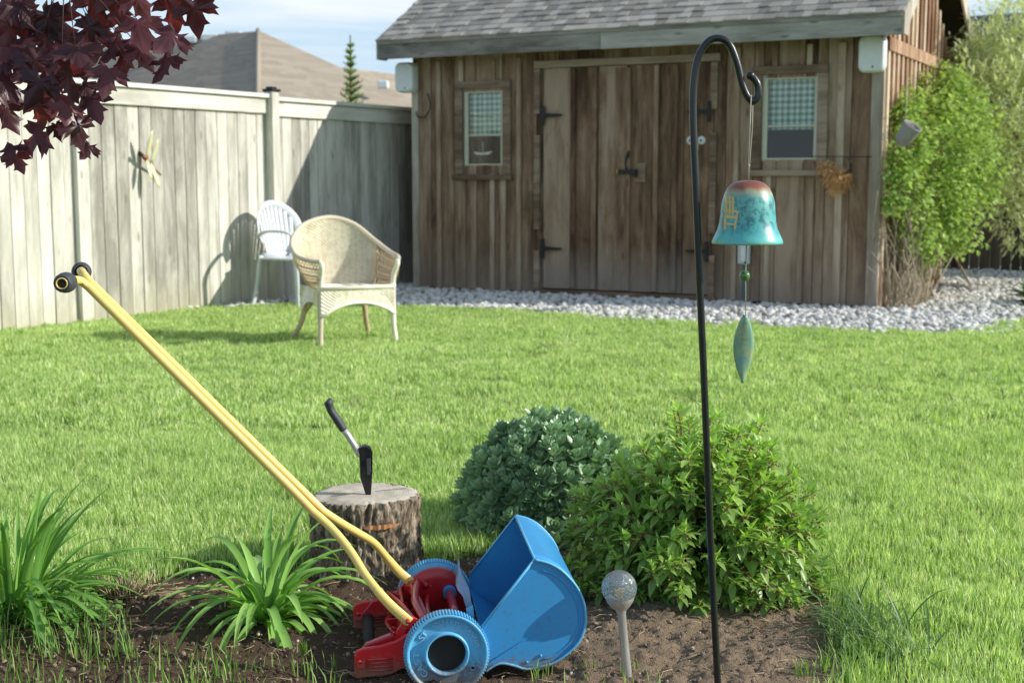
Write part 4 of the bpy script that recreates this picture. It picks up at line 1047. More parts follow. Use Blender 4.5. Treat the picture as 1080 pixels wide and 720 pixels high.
# ================================================================ STUMP and HATCHET
m, nt, out = mat('tree_bark'); v = coords(nt,(26,26,8)); n1 = noi(nt, v, 1.8, 8, .7, 1.0); v2 = coords(nt,(1,1,1)); n2 = noi(nt, v2, 12, 4)
c = ramp(nt, n1, [(.38,(.035,.026,.02)),(.5,(.30,.225,.155)),(.62,(.68,.57,.43))]); c = mixc(nt, mth(nt,'MULTIPLY',n2,.4), c, (.20,.17,.13))
bsdf(nt, out, c, .95, 0, bump(nt, n1, .9, .02), .15); M['bark'] = m
m, nt, out = mat('cut_wood'); tc = N(nt,'ShaderNodeTexCoord'); v = coords(nt,(1,1,1)); nd = noi(nt, v, 9, 4)
wv = N(nt,'ShaderNodeTexWave', wave_type='RINGS', rings_direction='Z'); nt.links.new(tc.outputs['Object'], wv.inputs['Vector']); wv.inputs['Scale'].default_value = 38; wv.inputs['Distortion'].default_value = 2.5; wv.inputs['Detail'].default_value = 3; wv.inputs['Detail Scale'].default_value = 1.5
c = ramp(nt, wv.outputs['Fac'], [(.0,(.62,.54,.43)),(1,(.80,.72,.60))]); c = mixc(nt, ramp(nt, nd, [(.45,0),(.7,.7)]), c, (.22,.18,.14)); n4 = noi(nt, v, 80, 3); c = mixc(nt, mth(nt,'MULTIPLY',n4,.4), c, (.28,.22,.17))
bsdf(nt, out, c, .9, 0, bump(nt, mth(nt,'ADD',nd,n4), .5, .004), .2); M['cutwood'] = m
M['saw'] = flat('fresh_saw_cut', (.50,.22,.09), .8)
SY = 3.68; sc_ = atY(385,520,SY); SR = .147
st = thing('tree_stump', 'short bark covered tree stump used as a chopping block behind the mower', 'stump', (sc_.x, SY, 0))
top_z = sc_.z
def stump_r(a, z):
    k = 1+.05*math.sin(a*2+.6)+.03*math.sin(a*3+2)+.10*max(0,(.06-z)/.06)
    g_ = noise.noise(Vector((math.cos(a)*9+.6*noise.noise(Vector((a,z*20,3))), math.sin(a)*9, z*13+5))); g2 = noise.noise(Vector((math.cos(a)*26, math.sin(a)*26, z*45)))
    rid = -abs(g_)*.20 + g2*.05
    return SR*(k+rid+.03)
q = MB(); na, nz = 180, 50; vs = []
for j in range(nz+1):
    z = -.03+(top_z+.03)*j/nz
    for i in range(na):
        a = 2*math.pi*i/na; r = stump_r(a, z)*(1-.02*max(0,(j-nz+2)))
        slot = 0
        vs.append((math.cos(a)*r, math.sin(a)*r, z))
q.add(vs, [(j*na+i,j*na+(i+1)%na,(j+1)*na+(i+1)%na,(j+1)*na+i) for j in range(nz) for i in range(na)], .5, 0, True)
q.build('bark', M['bark'], st)
q = MB(); vs = []; K = 12
for k in range(K+1):
    for i in range(na):
        a = 2*math.pi*i/na; r = stump_r(a, top_z)*.975*k/K; vs.append((math.cos(a)*r, math.sin(a)*r, top_z+.0015+.003*noise.noise(Vector((math.cos(a)*r*25, math.sin(a)*r*25, 1)))-(.004 if k == K else 0)))
q.add(vs, [(k*na+i,k*na+(i+1)%na,(k+1)*na+(i+1)%na,(k+1)*na+i) for k in range(K) for i in range(na)], .5, 0, True); q.build('cut_top', M['cutwood'], st)
q = MB()
for (a0,a1,z0,zh) in ((-88,-46,atY(410,556,SY-SR).z,.0085),):
    vs = []; m_ = 14
    for i in range(m_+1):
        a = R(a0+(a1-a0)*i/m_); w_ = math.sin(math.pi*i/m_)**.5*zh
        r = stump_r(a, z0)*.35+SR*.65+.0075; vs += [(math.cos(a)*r, math.sin(a)*r, z0-w_+.0015*math.sin(i*2.1)),(math.cos(a)*(r),math.sin(a)*(r),z0+w_*.6+.001*math.sin(i*3.3))]
    q.add(vs, [(2*i,2*i+2,2*i+3,2*i+1) for i in range(m_)], .5)
q.build('saw_cut', M['saw'], st)
# chunk of bark gap / cracks on top
q = MB()
for a, L_ in ((.35,.12),(3.6,.10)):
    q.bar((math.cos(a)*.03,math.sin(a)*.03,top_z+.004),(math.cos(a)*L_,math.sin(a+.06)*L_,top_z+.004),.0014,.001)
q.build('drying_crack', M['hub'], st)
# hatchet
HT = Frame((sc_.x, SY-.02), 8)
def hz(zx, zy, y=0): return HT.px(320+zx/3.4286, 410+zy/3.4286, y)
hx_ = hz(243,386)
t = thing('hatchet', 'hatchet with black grip and silver shaft stuck upright in the stump top', 'axe', HT.o, HT.rot)
M['axeblack'] = paint('axe_black', (.018,.018,.02), .4, .2, (.12,.10,.09), .3); M['axegrey'] = flat('silver_shaft', (.55,.53,.53), .35, .2)
q = MB()
hpoly = [(200,210),(222,203),(243,210),(249,224),(250,262),(248,325),(243,412),(230,402),(216,352),(206,322),(203,262)]
th = lambda y: .0155*(1 if y < 240 else max(.12,1-(y-240)/150))
P1 = [hz(x,y) for x,y in hpoly]; n = len(P1)
vs = [p+Vector((0,-th(hpoly[i][1]),0)) for i,p in enumerate(P1)] + [p+Vector((0,th(hpoly[i][1]),0)) for i,p in enumerate(P1)]
q.add(vs, [tuple(range(n)),tuple(reversed(range(n,2*n)))]+[(i,i+n,(i+1)%n+n,(i+1)%n) for i in range(n)], .5)
hd_ = q.build('axe_head', M['axeblack'], t, bevel=.002)
q = MB(); q.prism([hz(x,y,-.0165) for x,y in ((228,252),(243,250),(244,296),(240,312),(230,310))], (0,.002,0)); q.build('stamped_panel', M['rubber'], hd_, bevel=.001)
q = MB(); q.tube([hz(x,y) for x,y in ((140,142),(160,165),(182,200),(205,240))], [.0135,.013,.0135,.014], 12, flat=[.7]*4); q.build('shaft', M['axegrey'], t)
q = MB(); q.tube(smooth([hz(x,y) for x,y in ((84,42),(92,52),(100,78),(122,110),(146,148))],4), [.010,.0165,.018,.018,.018,.0165,.015,.0145,.0145,.0145,.015,.0155,.016,.0158,.0155,.015,.0145], 12, flat=[.75]*17); q.build('grip', M['rubber'], t)

# ================================================================ SHEPHERD HOOK, WIND BELL
HY = 2.6
def hk(px, py, dy=0): return atY(px, py, HY+dy)
hb = hk(759,757)
pts = smooth([hk(760,775),hk(757,720),hk(749,560),hk(742.5,400),(hk(738,300)),hk(734,200),hk(731,125),hk(731.5,90),hk(736,62),hk(746,45),hk(758,40.5),hk(769,47),hk(777,66),hk(783,90),hk(789,103),hk(795,107),hk(799.5,101),hk(799,90),hk(795,83),hk(791.5,80)],6)
o_ = Vector((hb.x,HY,0)); q = MB(); q.tube([p-o_ for p in pts], .0072, 12)
q.sphere(pts[-1]-o_, .0085, 10, 8)
hk_o = q.build('shepherd_hook', M['black'], None, o_)
M['hookpaint'] = paint('black_hook_paint', (.012,.013,.014), .3, .05, (.1,.07,.04), 0, .2, 30); hk_o.data.materials[0] = M['hookpaint']
tag(hk_o, 'tall black metal shepherd hook pole standing in the soil bed', 'garden hook')
bc = hk(789.5,190); S = bc.y/FPX*math.cos(0)/1.0*1.0
S = (hk(790,190)-hk(789,190)).length
t = thing('wind_bell', 'turquoise ceramic wind bell with rust red crown hanging from the black hook', 'wind bell', bc)
m, nt, out = mat('bell_glaze'); tc = N(nt,'ShaderNodeTexCoord'); sp = N(nt,'ShaderNodeSeparateXYZ'); nt.links.new(tc.outputs['Object'], sp.inputs[0]); v = coords(nt,(1,1,.75))
n1 = noi(nt, v, 75, 5, .65); n2 = noi(nt, v, 22, 4); z = mth(nt,'ADD', sp.outputs['Z'], mth(nt,'MULTIPLY', mth(nt,'SUBTRACT',n2,.5), .03))
mr = N(nt,'ShaderNodeMapRange'); nt.links.new(z, mr.inputs[0]); mr.inputs[1].default_value = 0; mr.inputs[2].default_value = -.128
base = ramp(nt, mr.outputs[0], [(.0,(.20,.05,.04)),(.11,(.28,.10,.05)),(.19,(.36,.36,.24)),(.30,(.14,.44,.40)),(.7,(.09,.42,.42)),(.93,(.13,.54,.52)),(1,(.30,.55,.30))])
spots = ramp(nt, n1, [(.47,0),(.58,1)]); zone = ramp(nt, mr.outputs[0], [(.22,0),(.34,1),(.66,1),(.85,.1)])
c = mixc(nt, mth(nt,'MULTIPLY',mth(nt,'MULTIPLY',spots,zone),.85), base, (.015,.13,.17))
bsdf(nt, out, c, .34, 0, bump(nt, n2, .2, .004), .5, .15); M['bell'] = m
prof = [(0,0),(7,.3),(12,1.3),(17,3.5),(21.5,7.5),(25,14),(28,24),(28.8,34),(29.8,44),(31.5,51),(34,57),(36.5,62),(37.5,65),(37,67),(35.5,67),(33,61),(30,54),(28,44),(27,30),(26,20),(22,10),(14,5),(0.2,4)]
pr = [(max(r,.05)*S, -z*S) for r, z in prof]
q = MB(); q.lathe(pr, 48); q.build('bell_body', M['bell'], t)
q = MB(); M['motif'] = flat('yellow_glaze', (.72,.55,.22), .3)
def bellr(z):
    for (r0,z0),(r1,z1) in zip(prof[:13],prof[1:13]):
        if z0 <= z <= z1: return r0+(r1-r0)*(z-z0)/max(.01,z1-z0)
    return 30
def motif(pts_):
    n = 5; a, b_, c_, d = [Vector((p[0],p[1],0)) for p in pts_]; vs = []
    for j in range(n+1):
        for i in range(n+1):
            p = a.lerp(b_,i/n).lerp(d.lerp(c_,i/n), j/n); dx, z = p.x-789.5, p.y-190; r = bellr(z)+.35
            vs.append((dx*S, -math.sqrt(max(1,r*r-dx*dx))*S, -z*S))
    q.add(vs, [(j*(n+1)+i,j*(n+1)+i+1,(j+1)*(n+1)+i+1,(j+1)*(n+1)+i) for j in range(n) for i in range(n)], .5, 0, True)
for x0 in (763.6,766.4,769.2): motif([(x0,206+abs(x0-766.4)*.4),(x0+2.1,206+abs(x0-766.4)*.4),(x0+1.8,226),(x0-.4,226)])
motif([(763,212),(772,212),(772,213.6),(763,213.6)]); motif([(762.5,220),(771.5,221),(771.5,223),(762.5,222)])
motif([(762.8,226),(773,227),(773,230),(762.4,229)]); motif([(768.5,220),(776,222),(775.6,224.2),(768.5,222.5)]); motif([(773.6,222),(775.4,222),(772.6,241),(770.6,241)]); motif([(762.5,229),(764.6,229),(764,241.5),(761.6,241.5)]); motif([(763,234),(773,235),(772.6,237),(762.6,236)])
q.build('chair_motif', M['motif'], t)
M['cord'] = flat('pale_cord', (.55,.48,.38), .8)
q = MB(); tp_ = hk(793,107)-bc
q.tube([tp_+Vector((-.003,-.008,.012)),(-.001,0,.045*0+.03),(0,0,-.003)], .0011, 5); q.tube([tp_+Vector((.003,.008,.012)),tp_+Vector((.001,-.006,-.05)),(.001,0,.03),(0,0,0)], .0011, 5); q.sphere((0,0,.028), .0026, 6, 5)
q.tube([(0,0,-.005),(-.002,0,-101*S),(0,0,-145*S)], .0011, 5); q.build('cord', M['cord'], t)
M['bead'] = paint('green_bead', (.08,.20,.06), .2, .3, (.02,.06,.02), 0, .5, 60)
q = MB(); q.sphere((-.0035,0,-101*S), 5.6*S, 18, 12); q.sphere((-.0025,0,-87*S), 1.6*S, 8, 6); q.build('bead', M['bead'], t)
m, nt, out = mat('leaf_glaze'); v = coords(nt,(1,1,1)); n1 = noi(nt, v, 38, 5, .6); n2 = noi(nt, v, 120, 3)
c = ramp(nt, n1, [(.35,(.14,.36,.34)),(.5,(.25,.40,.24)),(.65,(.38,.44,.26))]); c = mixc(nt, ramp(nt,n2,[(.55,0),(.65,.5)]), c, (.30,.20,.10)); bsdf(nt, out, c, .3, 0, None, .5, .3); M['leafglaze'] = m
q = MB(); vs = []; K = 24; z0, z1 = -143*S, -216*S
for i in range(K+1):
    t_ = i/K; w_ = (math.sin(math.pi*min(1,t_*1.02)**.92))**.85*10.8*S if 0 < t_ < 1 else .4*S
    w_ = max(w_,.8*S); z = z0+(z1-z0)*t_; cx0 = -.0015-.002*t_
    for k in range(7):
        u = k/3-1; vs.append((cx0+u*w_, .0035*(1-u*u)*-1+.004*math.sin(t_*3), z+.001*abs(u)))
q.add(vs, [(i*7+k,i*7+k+1,(i+1)*7+k+1,(i+1)*7+k) for i in range(K) for k in range(6)], .5, 0, True); q.build('leaf_clapper', M['leafglaze'], t, solid=.0045)

# ================================================================ SOLAR GLOBE LIGHT
G = gnd(661.5,707,.01); gc = atY(653,619.5,G.y+.012)-Vector((G.x,G.y,0)); ax = (gc-Vector((0,0,0))).normalized()
t = thing('solar_globe_light', 'silver garden stake light with crackle glass globe in front of the leafy shrub', 'garden light', (G.x,G.y,0))
M['steel'] = paint('brushed_steel', (.62,.61,.58), .28, .06, (.3,.22,.14), .6, 0, 20)
q0 = Vector((0,0,1)).rotation_difference(ax).to_matrix().to_4x4(); L0 = gc.length
q = MB(); q.lathe([(.0108,-.02),(.0112,.0),(.0100,.06),(.0098,L0-.058),(.0108,L0-.056),(.0115,L0-.05)], 24, q0); q.build('stem', M['steel'], t)
q = MB(); q.lathe([(.0115,L0-.052),(.0135,L0-.049),(.021,L0-.042),(.029,L0-.032),(.0325,L0-.022),(.0325,L0-.019),(.030,L0-.020),(.02,L0-.024),(.0005,L0-.024)], 32, q0); q.build('cup', M['steel'], t)
m, nt, out = mat('crackle_glass'); v = coords(nt,(1,1,1)); vo = N(nt,'ShaderNodeTexVoronoi', feature='DISTANCE_TO_EDGE'); vo.inputs['Scale'].default_value = 170; nt.links.new(v, vo.inputs['Vector'])
cr = ramp(nt, vo.outputs['Distance'], [(.0,1),(.10,0)]); vo2 = N(nt,'ShaderNodeTexVoronoi'); vo2.inputs['Scale'].default_value = 170; nt.links.new(v, vo2.inputs['Vector'])
nm = bump(nt, vo2.outputs['Distance'], .9, .004)
gl = N(nt,'ShaderNodeBsdfGlossy'); gl.inputs['Roughness'].default_value = .08; nt.links.new(nm, gl.inputs['Normal']); tp = N(nt,'ShaderNodeBsdfRefraction'); tp.inputs['IOR'].default_value = 1.12; tp.inputs['Roughness'].default_value = .06; tp.inputs['Color'].default_value = (.93,.97,.98,1); nt.links.new(nm, tp.inputs['Normal'])
df = N(nt,'ShaderNodeBsdfDiffuse'); df.inputs['Color'].default_value = (.75,.8,.8,1); mx = N(nt,'ShaderNodeMixShader'); mx.inputs[0].default_value = .26; nt.links.new(tp.outputs[0], mx.inputs[1]); nt.links.new(gl.outputs[0], mx.inputs[2])
mx2 = N(nt,'ShaderNodeMixShader'); nt.links.new(mth(nt,'ADD',mth(nt,'MULTIPLY',cr,.16),.05), mx2.inputs[0]); nt.links.new(mx.outputs[0], mx2.inputs[1]); nt.links.new(df.outputs[0], mx2.inputs[2]); nt.links.new(mx2.outputs[0], out.inputs['Surface']); M['crackle'] = m
q = MB(); q.sphere(gc, .0395, 40, 24); q.build('globe', M['crackle'], t)
q = MB(); M['led'] = flat('yellow_led_board', (.75,.55,.18), .5)
e = gc+ax*-.006; q.box(e.x-.010,e.x+.010,e.y-.006,e.y+.006,e.z-.002,e.z+.004); q.box(e.x-.004,e.x+.004,e.y-.004,e.y+.004,e.z-.014,e.z-.002); q.build('lamp_chip', M['led'], t)

# ================================================================ PLANTS
def strap_plant(name, label, px, py, n, L, Wd, spread, mt, seed, group=None, elev=(50,86), droop=1.5, yshift=0):
    random.seed(seed); p = gnd(px, py); t = thing(name, label, 'plant', p, 0, group); q = MB()
    for i in range(n):
        az = random.uniform(0,6.28); el = R(random.uniform(*elev)); l = L*random.uniform(.65,1.1); r0 = random.uniform(0,spread)
        b = Vector((math.cos(az)*r0+random.gauss(0,.012), math.sin(az)*r0*.8+random.gauss(0,.012), .005))
        d = Vector((math.cos(az)*math.cos(el), math.sin(az)*math.cos(el), math.sin(el)))
        dr_ = droop*random.uniform(.55,1.25)
        q.leaf(b, d, (0,0,1), l, Wd*random.uniform(.75,1.1), (.75,.95,1,1,1,1,.97,.92,.82,.68,.5,.28,.0), dr_, .55)
    q.build('leaves', mt, t); return t
M['daylily'] = leafmat('daylily_leaf', (.15,.33,.055), (.42,.66,.19), .32, .33)
M['daylily_dark'] = leafmat('daylily_leaf_dark', (.10,.26,.05), (.34,.56,.14), .34, .36)
M['sedge'] = leafmat('sedge_leaf', (.05,.12,.03), (.16,.26,.09), .25, .4)
strap_plant('daylily', 'daylily clump with broad arching green leaves beside the stump and mower', 284, 655, 70, .37, .0245, .04, M['daylily'], 5, droop=3.0, elev=(28,84))
strap_plant('daylily', 'dense tall daylily clump at the left edge of the picture', 12, 650, 150, .40, .0185, .11, M['daylily_dark'], 8, droop=2.1, elev=(35,88))
random.seed(31)
p = gnd(60,655); t = thing('weed_clump', 'small bright green round leaved weeds at the foot of the left daylily clump', 'weeds', p); q = MB()
for _ in range(420):
    a = random.uniform(0,6.28); r = random.uniform(0,1)**.6; x, y = math.cos(a)*r*.17, math.sin(a)*r*.10; z = random.uniform(.005,.10)*(1-r*.6)
    aa = random.uniform(0,6.28); q.leaf((x,y,z), (math.cos(aa),math.sin(aa),random.uniform(.1,.8)), (0,0,1), random.uniform(.012,.024), random.uniform(.010,.018), (.2,.9,1,.7,.1), .4, .2)
    if random.random() < .3: q.tube([(x*.8,y*.8,0),(x,y,z)], .0012, 4)
M['weed'] = leafmat('weed_leaf', (.12,.26,.05), (.24,.42,.09), .35); q.build('leaves', M['weed'], t)
# coarse dark grass clump at the right end of the bed
random.seed(12); p = gnd(915,690); t = thing('sedge_clump', 'coarse dark grass clump arching over the right end of the bed', 'ornamental grass', p); q = MB()
for i in range(150):
    b = Vector((random.uniform(-.03,.13), random.uniform(-.08,.26), .0)); az = math.pi+random.gauss(-.3,.7) if random.random()<.75 else random.uniform(0,6.28); el = R(random.uniform(25,70))
    q.leaf(b, (math.cos(az)*math.cos(el), math.sin(az)*math.cos(el), math.sin(el)), (0,0,1), random.uniform(.10,.20), .0055, (.8,1,1,.95,.85,.7,.45,0), random.uniform(.8,1.9), .3)
q.build('leaves', M['sedge'], t)
# dry stub
random.seed(3); p = gnd(132,628); t = thing('dry_stub', 'cut dry brown stalks of last year between the two daylily clumps', 'dead plant', p); q = MB()
for _ in range(110):
    a = random.uniform(0,6.28); r = random.uniform(0,.05); l = random.uniform(.02,.075); b = Vector((math.cos(a)*r*1.3,math.sin(a)*r*.8,0)); d = Vector((math.cos(a)*.6+random.uniform(-.3,.3), math.sin(a)*.5, 1)).normalized()
    q.tube([b, b+d*l*.5, b+d*l+Vector((random.uniform(-.01,.01),0,0))], [.0022,.0018,.0012], 5)
for _ in range(70):
    a = random.uniform(-.3,.5); b = Vector((random.uniform(-.05,.20), random.uniform(-.05,.05), .008)); q.tube([b, b+Vector((math.cos(a),math.sin(a),random.uniform(0,.15)))*random.uniform(.03,.09)], .0013, 4)
q.build('stalks', M['straw'], t)

# ---- sedum: grey green dome of rosettes
random.seed(40)
M['sedum'] = leafmat('sedum_leaf', (.05,.14,.06), (.60,.80,.50), .12, .33, spec=.55)
M['stem'] = flat('green_stem', (.12,.16,.05), .6); M['brownstem'] = flat('brown_stem', (.16,.09,.05), .8)
sc3 = gnd(572,596); SD = Vector((sc3.x+.03, 4.12, 0))
t = thing('sedum_clump', 'dome of glaucous blue green fleshy sedum rosettes behind the blue catcher', 'plant', SD); q = MB(); stq = MB()
rx_, ry_, hz_ = .29, .26, .355
tips = []
for k in range(400):
    u = (k+.5)/400; ph = math.acos(1-u*1.08); th = k*2.39996
    d = Vector((math.sin(ph)*math.cos(th), math.sin(ph)*math.sin(th), math.cos(ph)))
    s = random.uniform(.86,1.04); tips.append((Vector((d.x*rx_*s, d.y*ry_*s, max(.02,.03+d.z*(hz_-.03)*s))), d))
for p, d in tips:
    stq.tube([(p.x*.25,p.y*.25,0),(p.x*.8,p.y*.8,p.z*.6),p], .0028, 5)
    axd = (d+Vector((0,0,1.0))+Vector((random.gauss(0,.15),random.gauss(0,.15),0))).normalized()
    s1 = axd.cross(Vector((.3,.9,.1))).normalized(); s2 = axd.cross(s1)
    r0 = random.random()
    for lay, (nl, op, L_) in enumerate(((4,.28,.024),(5,.62,.038),(6,1.0,.046),(5,1.45,.046))):
        for i in range(nl):
            a = 2*math.pi*i/nl+lay*.6+r0*6; dd = (axd*math.cos(op)+ (s1*math.cos(a)+s2*math.sin(a))*math.sin(op)).normalized()
            q.leaf(p-axd*.010*lay, dd, axd, L_*1.0*random.uniform(.85,1.15), L_*.56, (.3,.62,.92,1,.78,.12), -.05, .3, min(1,max(0,r0*.5+random.random()*.5)), curl=.5)
q.build('leaves', M['sedum'], t); stq.build('stems', M['stem'], t)

# ---- large leafy shrub
random.seed(41)
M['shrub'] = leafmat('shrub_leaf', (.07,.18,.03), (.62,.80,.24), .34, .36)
M['bud'] = flat('pink_buds', (.35,.14,.13), .6)
SB = Vector((gnd(738,660).x*1.08, 3.52, 0))
t = thing('leafy_shrub', 'broad light green shrub with pointed leaves and tiny pink buds behind the hook pole', 'shrub', SB); q = MB(); stq = MB(); bq = MB()
RXs, RYs, HZs = .355, .30, .47
def shrub_stem(tip, base, r=.0028):
    mid = base.lerp(tip,.55)+Vector((0,0,.05)); return smooth([base, mid, tip], 6)
leafprof = (.15,.6,.95,1,.85,.6,.3,0)
for k in range(480):
    u = (k+.5)/480; ph = math.acos(1-u*1.12); th = k*2.39996+random.gauss(0,.2)
    d = Vector((math.sin(ph)*math.cos(th), math.sin(ph)*math.sin(th), math.cos(ph)))
    s = random.uniform(.72,1.06)*(1+.10*noise.noise(d*2.3))
    tip = Vector((d.x*RXs*s, d.y*RYs*s, max(.03,.02+d.z*HZs*s*.95))); 
    if d.x < -.2 and d.z > .4: tip.z *= .88
    base = Vector((tip.x*.15, tip.y*.15, .0)); P_ = shrub_stem(tip, base); stq.tube(P_, .0022, 5)
    for j in range(4, 13):
        pp = P_[min(12,j)]; tg = (P_[min(12,j)]-P_[j-1]).normalized()
        for sgn in (0,1):
            a = j*1.57+sgn*math.pi+random.gauss(0,.3); s1 = tg.cross(Vector((.2,.3,1))).normalized(); s2 = tg.cross(s1)
            o_d = (tg*.55+(s1*math.cos(a)+s2*math.sin(a))*.9+Vector((d.x*.3,d.y*.3,.15))).normalized()
            L_ = random.uniform(.034,.058)*(1 if j < 12 else .75)
            q.leaf(pp+o_d*.004, o_d, (0,0,1), L_, L_*.40, leafprof, random.uniform(.2,1.0), .3, min(1,.35*random.random()+.65*max(0,min(1,(tip.z*j/12)/.45))))  # tint darkens low and inside: inner shade put into the leaf colour
    # tuft at the tip
    for i in range(5):
        a = i*1.26; s1 = Vector((math.cos(a),math.sin(a),0)); q.leaf(tip, (d*.7+s1*.7+Vector((0,0,.4))).normalized(), (0,0,1), random.uniform(.025,.042), .014, leafprof, .3, .3, random.uniform(.6,1))
    if random.random() < .55 and d.z > -.05:
        for i in range(9): bq.sphere(tip+Vector((random.gauss(0,.010),random.gauss(0,.010),random.gauss(-.004,.008))), .0028, 5, 4)
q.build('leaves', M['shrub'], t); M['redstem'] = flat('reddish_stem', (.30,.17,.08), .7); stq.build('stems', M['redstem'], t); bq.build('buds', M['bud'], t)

# ---- climber on the sunny gable wall
random.seed(42)
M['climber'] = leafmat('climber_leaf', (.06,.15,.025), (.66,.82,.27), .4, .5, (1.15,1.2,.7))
M['pale'] = leafmat('willow_leaf', (.42,.50,.26), (.90,.93,.64), .38, .5, (1.2,1.2,.8))
c0 = SH.w((W+.15,.9,0))
t = thing('climbing_vine', 'bright green climber bush growing up the sunlit gable wall of the shed', 'climber', c0, SH.rot); q = MB(); stq = MB()
lobes = []
for (px,py,y,r) in ((960,108,.6,.13),(985,122,1.1,.24),(1012,112,1.5,.26),(960,150,.5,.26),(998,160,.9,.34),(1030,165,1.3,.26),(955,200,.4,.26),(988,205,.8,.30),(1022,195,1.2,.24),(965,240,.5,.22),(1000,232,.9,.27),(945,175,.3,.16),(1040,200,1.4,.17),(975,262,.6,.17),(1008,250,1.0,.16),(940,215,.2,.10),(1005,88,1.6,.15),(950,120,.5,.12),(990,100,1.6,.28),(1030,130,1.7,.22)):
    # distance of the plane: world Y measured along the wall
    w_ = SH.w((W+.3,y,0)); p = atY(px,py,w_.y-.1); lobes.append((p-c0, r))
rotm = Matrix.Rotation(-SH.rot,3,'Z')
for c_, r in lobes:
    n = int(1350*r*r/.12)+90
    for _ in range(n):
        d = Vector((random.gauss(0,1),random.gauss(0,1),random.gauss(0,1))).normalized(); rr_ = r*random.uniform(.15,1.15)**.5*(1+.8*noise.noise(d*2.2+c_*4))
        p = c_+d*rr_
        if p.z < .02: continue
        pl = rotm@p
        if pl.x < -.13: continue
        dd = (d*.5+Vector((random.uniform(-1,1),random.uniform(-1,1),random.uniform(-.7,.5)))).normalized(); L_ = random.uniform(.035,.06)
        q.leaf(pl, rotm@dd, (0,0,1), L_, L_*.6, (.2,.95,1,.6,0), .6, .2, min(1,max(0,random.random()*.6+.4*(rr_/r))))  # leaves darker towards each lobe's centre, shade put into the tint
    pl = rotm@c_; stq.tube(smooth([(random.uniform(-.1,.15),random.uniform(-.6,.3),0),(pl.x*.6,pl.y*.6,pl.z*.5),pl],5), .008, 6)
for _ in range(130):   # brown stems and dead tangle at the wall foot
    x, y = random.uniform(-.13,.12), random.uniform(-.85,.1); a = random.gauss(0,.25); h = random.uniform(.3,1.1)
    pts_ = [(x,y,0),(x+random.gauss(0,.05),y+random.gauss(0,.1),h*.5),(x+random.gauss(0,.07),y+random.gauss(0,.2),h)]; stq.tube(smooth(pts_,4), random.uniform(.003,.006), 5)
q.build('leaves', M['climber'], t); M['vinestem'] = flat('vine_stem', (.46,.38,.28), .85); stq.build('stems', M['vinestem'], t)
# extra loose low foliage on climber
# ---- pale willow like tree at the right edge
random.seed(43)
def leafy_tree(name, label, base, lobes, mt, n, L_, wd, trunk_r=.05):
    t = thing(name, label, 'tree', base); q = MB(); tq = MB(); top = max(c.z for c,_ in lobes)-base.z
    tq.tube(smooth([(0,0,0),(.05,.03,top*.4),(0,0,top*.75)],6), [trunk_r*(1-.6*i/12) for i in range(13)], 9)
    for c_, r in lobes:
        c_ = c_-base; tq.tube(smooth([(0,0,min(top*.5,c_.z*.5)),(c_.x*.5,c_.y*.5,c_.z*.75),c_],5), [trunk_r*.5*(1-.8*i/10) for i in range(11)], 6)
        m_ = int(n*r*r*r)+60
        for k in range(m_):
            d = Vector((random.gauss(0,1),random.gauss(0,1),random.gauss(0,1))).normalized(); rr_ = r*random.uniform(.1,1)**.45*(1+.35*noise.noise(d*2.5+c_*3)); p = c_+d*rr_
            # a small spray of leaves along a twig
            td = (d+Vector((random.gauss(0,.4),random.gauss(0,.4),random.gauss(.2,.4)))).normalized()
            for i in range(5):
                dd = (td+Vector((random.gauss(0,.6),random.gauss(0,.6),random.gauss(0,.5)))).normalized(); l = L_*random.uniform(.7,1.2)
                q.leaf(p+td*.03*i, dd, (0,0,1), l, l*wd, (.2,1,.9,0), .4, .2)
    tq.build('trunk', M['brownstem'], t); q.build('crown', mt, t); return t
B1 = Vector((5.35,13.4,0))
lob = [(atY(px,py,Y),r) for px,py,Y,r in ((1050,70,13.2,.40),(1080,50,13.4,.55),(1035,105,13.0,.42),(1080,120,13.0,.6),(1060,165,12.9,.42),(1085,180,12.9,.38),(1068,215,12.9,.28),(1075,35,13.5,.4),(1110,90,13.5,.7),(1022,75,13.4,.22),(1085,240,12.8,.22),(1120,180,13.3,.6))]
leafy_tree('willow_shrub', 'tall pale grey green bushy tree at the right edge beyond the climber', B1, lob, M['pale'], 2600, .075, .26, .06)
# bare vine tangle / dark shrub under, prop stick, hosta
q = MB(); a = gnd(1024,302); b_ = atY(1003,262,a.y+.2); o_ = Vector((a.x,a.y,0)); q.tube([(0,0,0),b_-o_], .012, 6); tag(q.build('prop_stick', M['straw'], None, o_), 'pale wooden stick leaning out of the climber into the gravel', 'stick')
random.seed(44); p = gnd(1092,322); t = thing('hosta', 'low dark green broad leaved plant at the right end of the gravel', 'plant', p); q = MB()
for _ in range(40):
    a = random.uniform(0,6.28); el = R(random.uniform(15,70)); q.leaf((0,0,.02),(math.cos(a)*math.cos(el),math.sin(a)*math.cos(el),math.sin(el)),(0,0,1),random.uniform(.18,.32),.11,(.1,.15,.5,.9,1,.8,.4,0),1.0,.3)
M['hosta'] = leafmat('hosta_leaf', (.03,.10,.02), (.09,.2,.05), .25); q.build('leaves', M['hosta'], t)
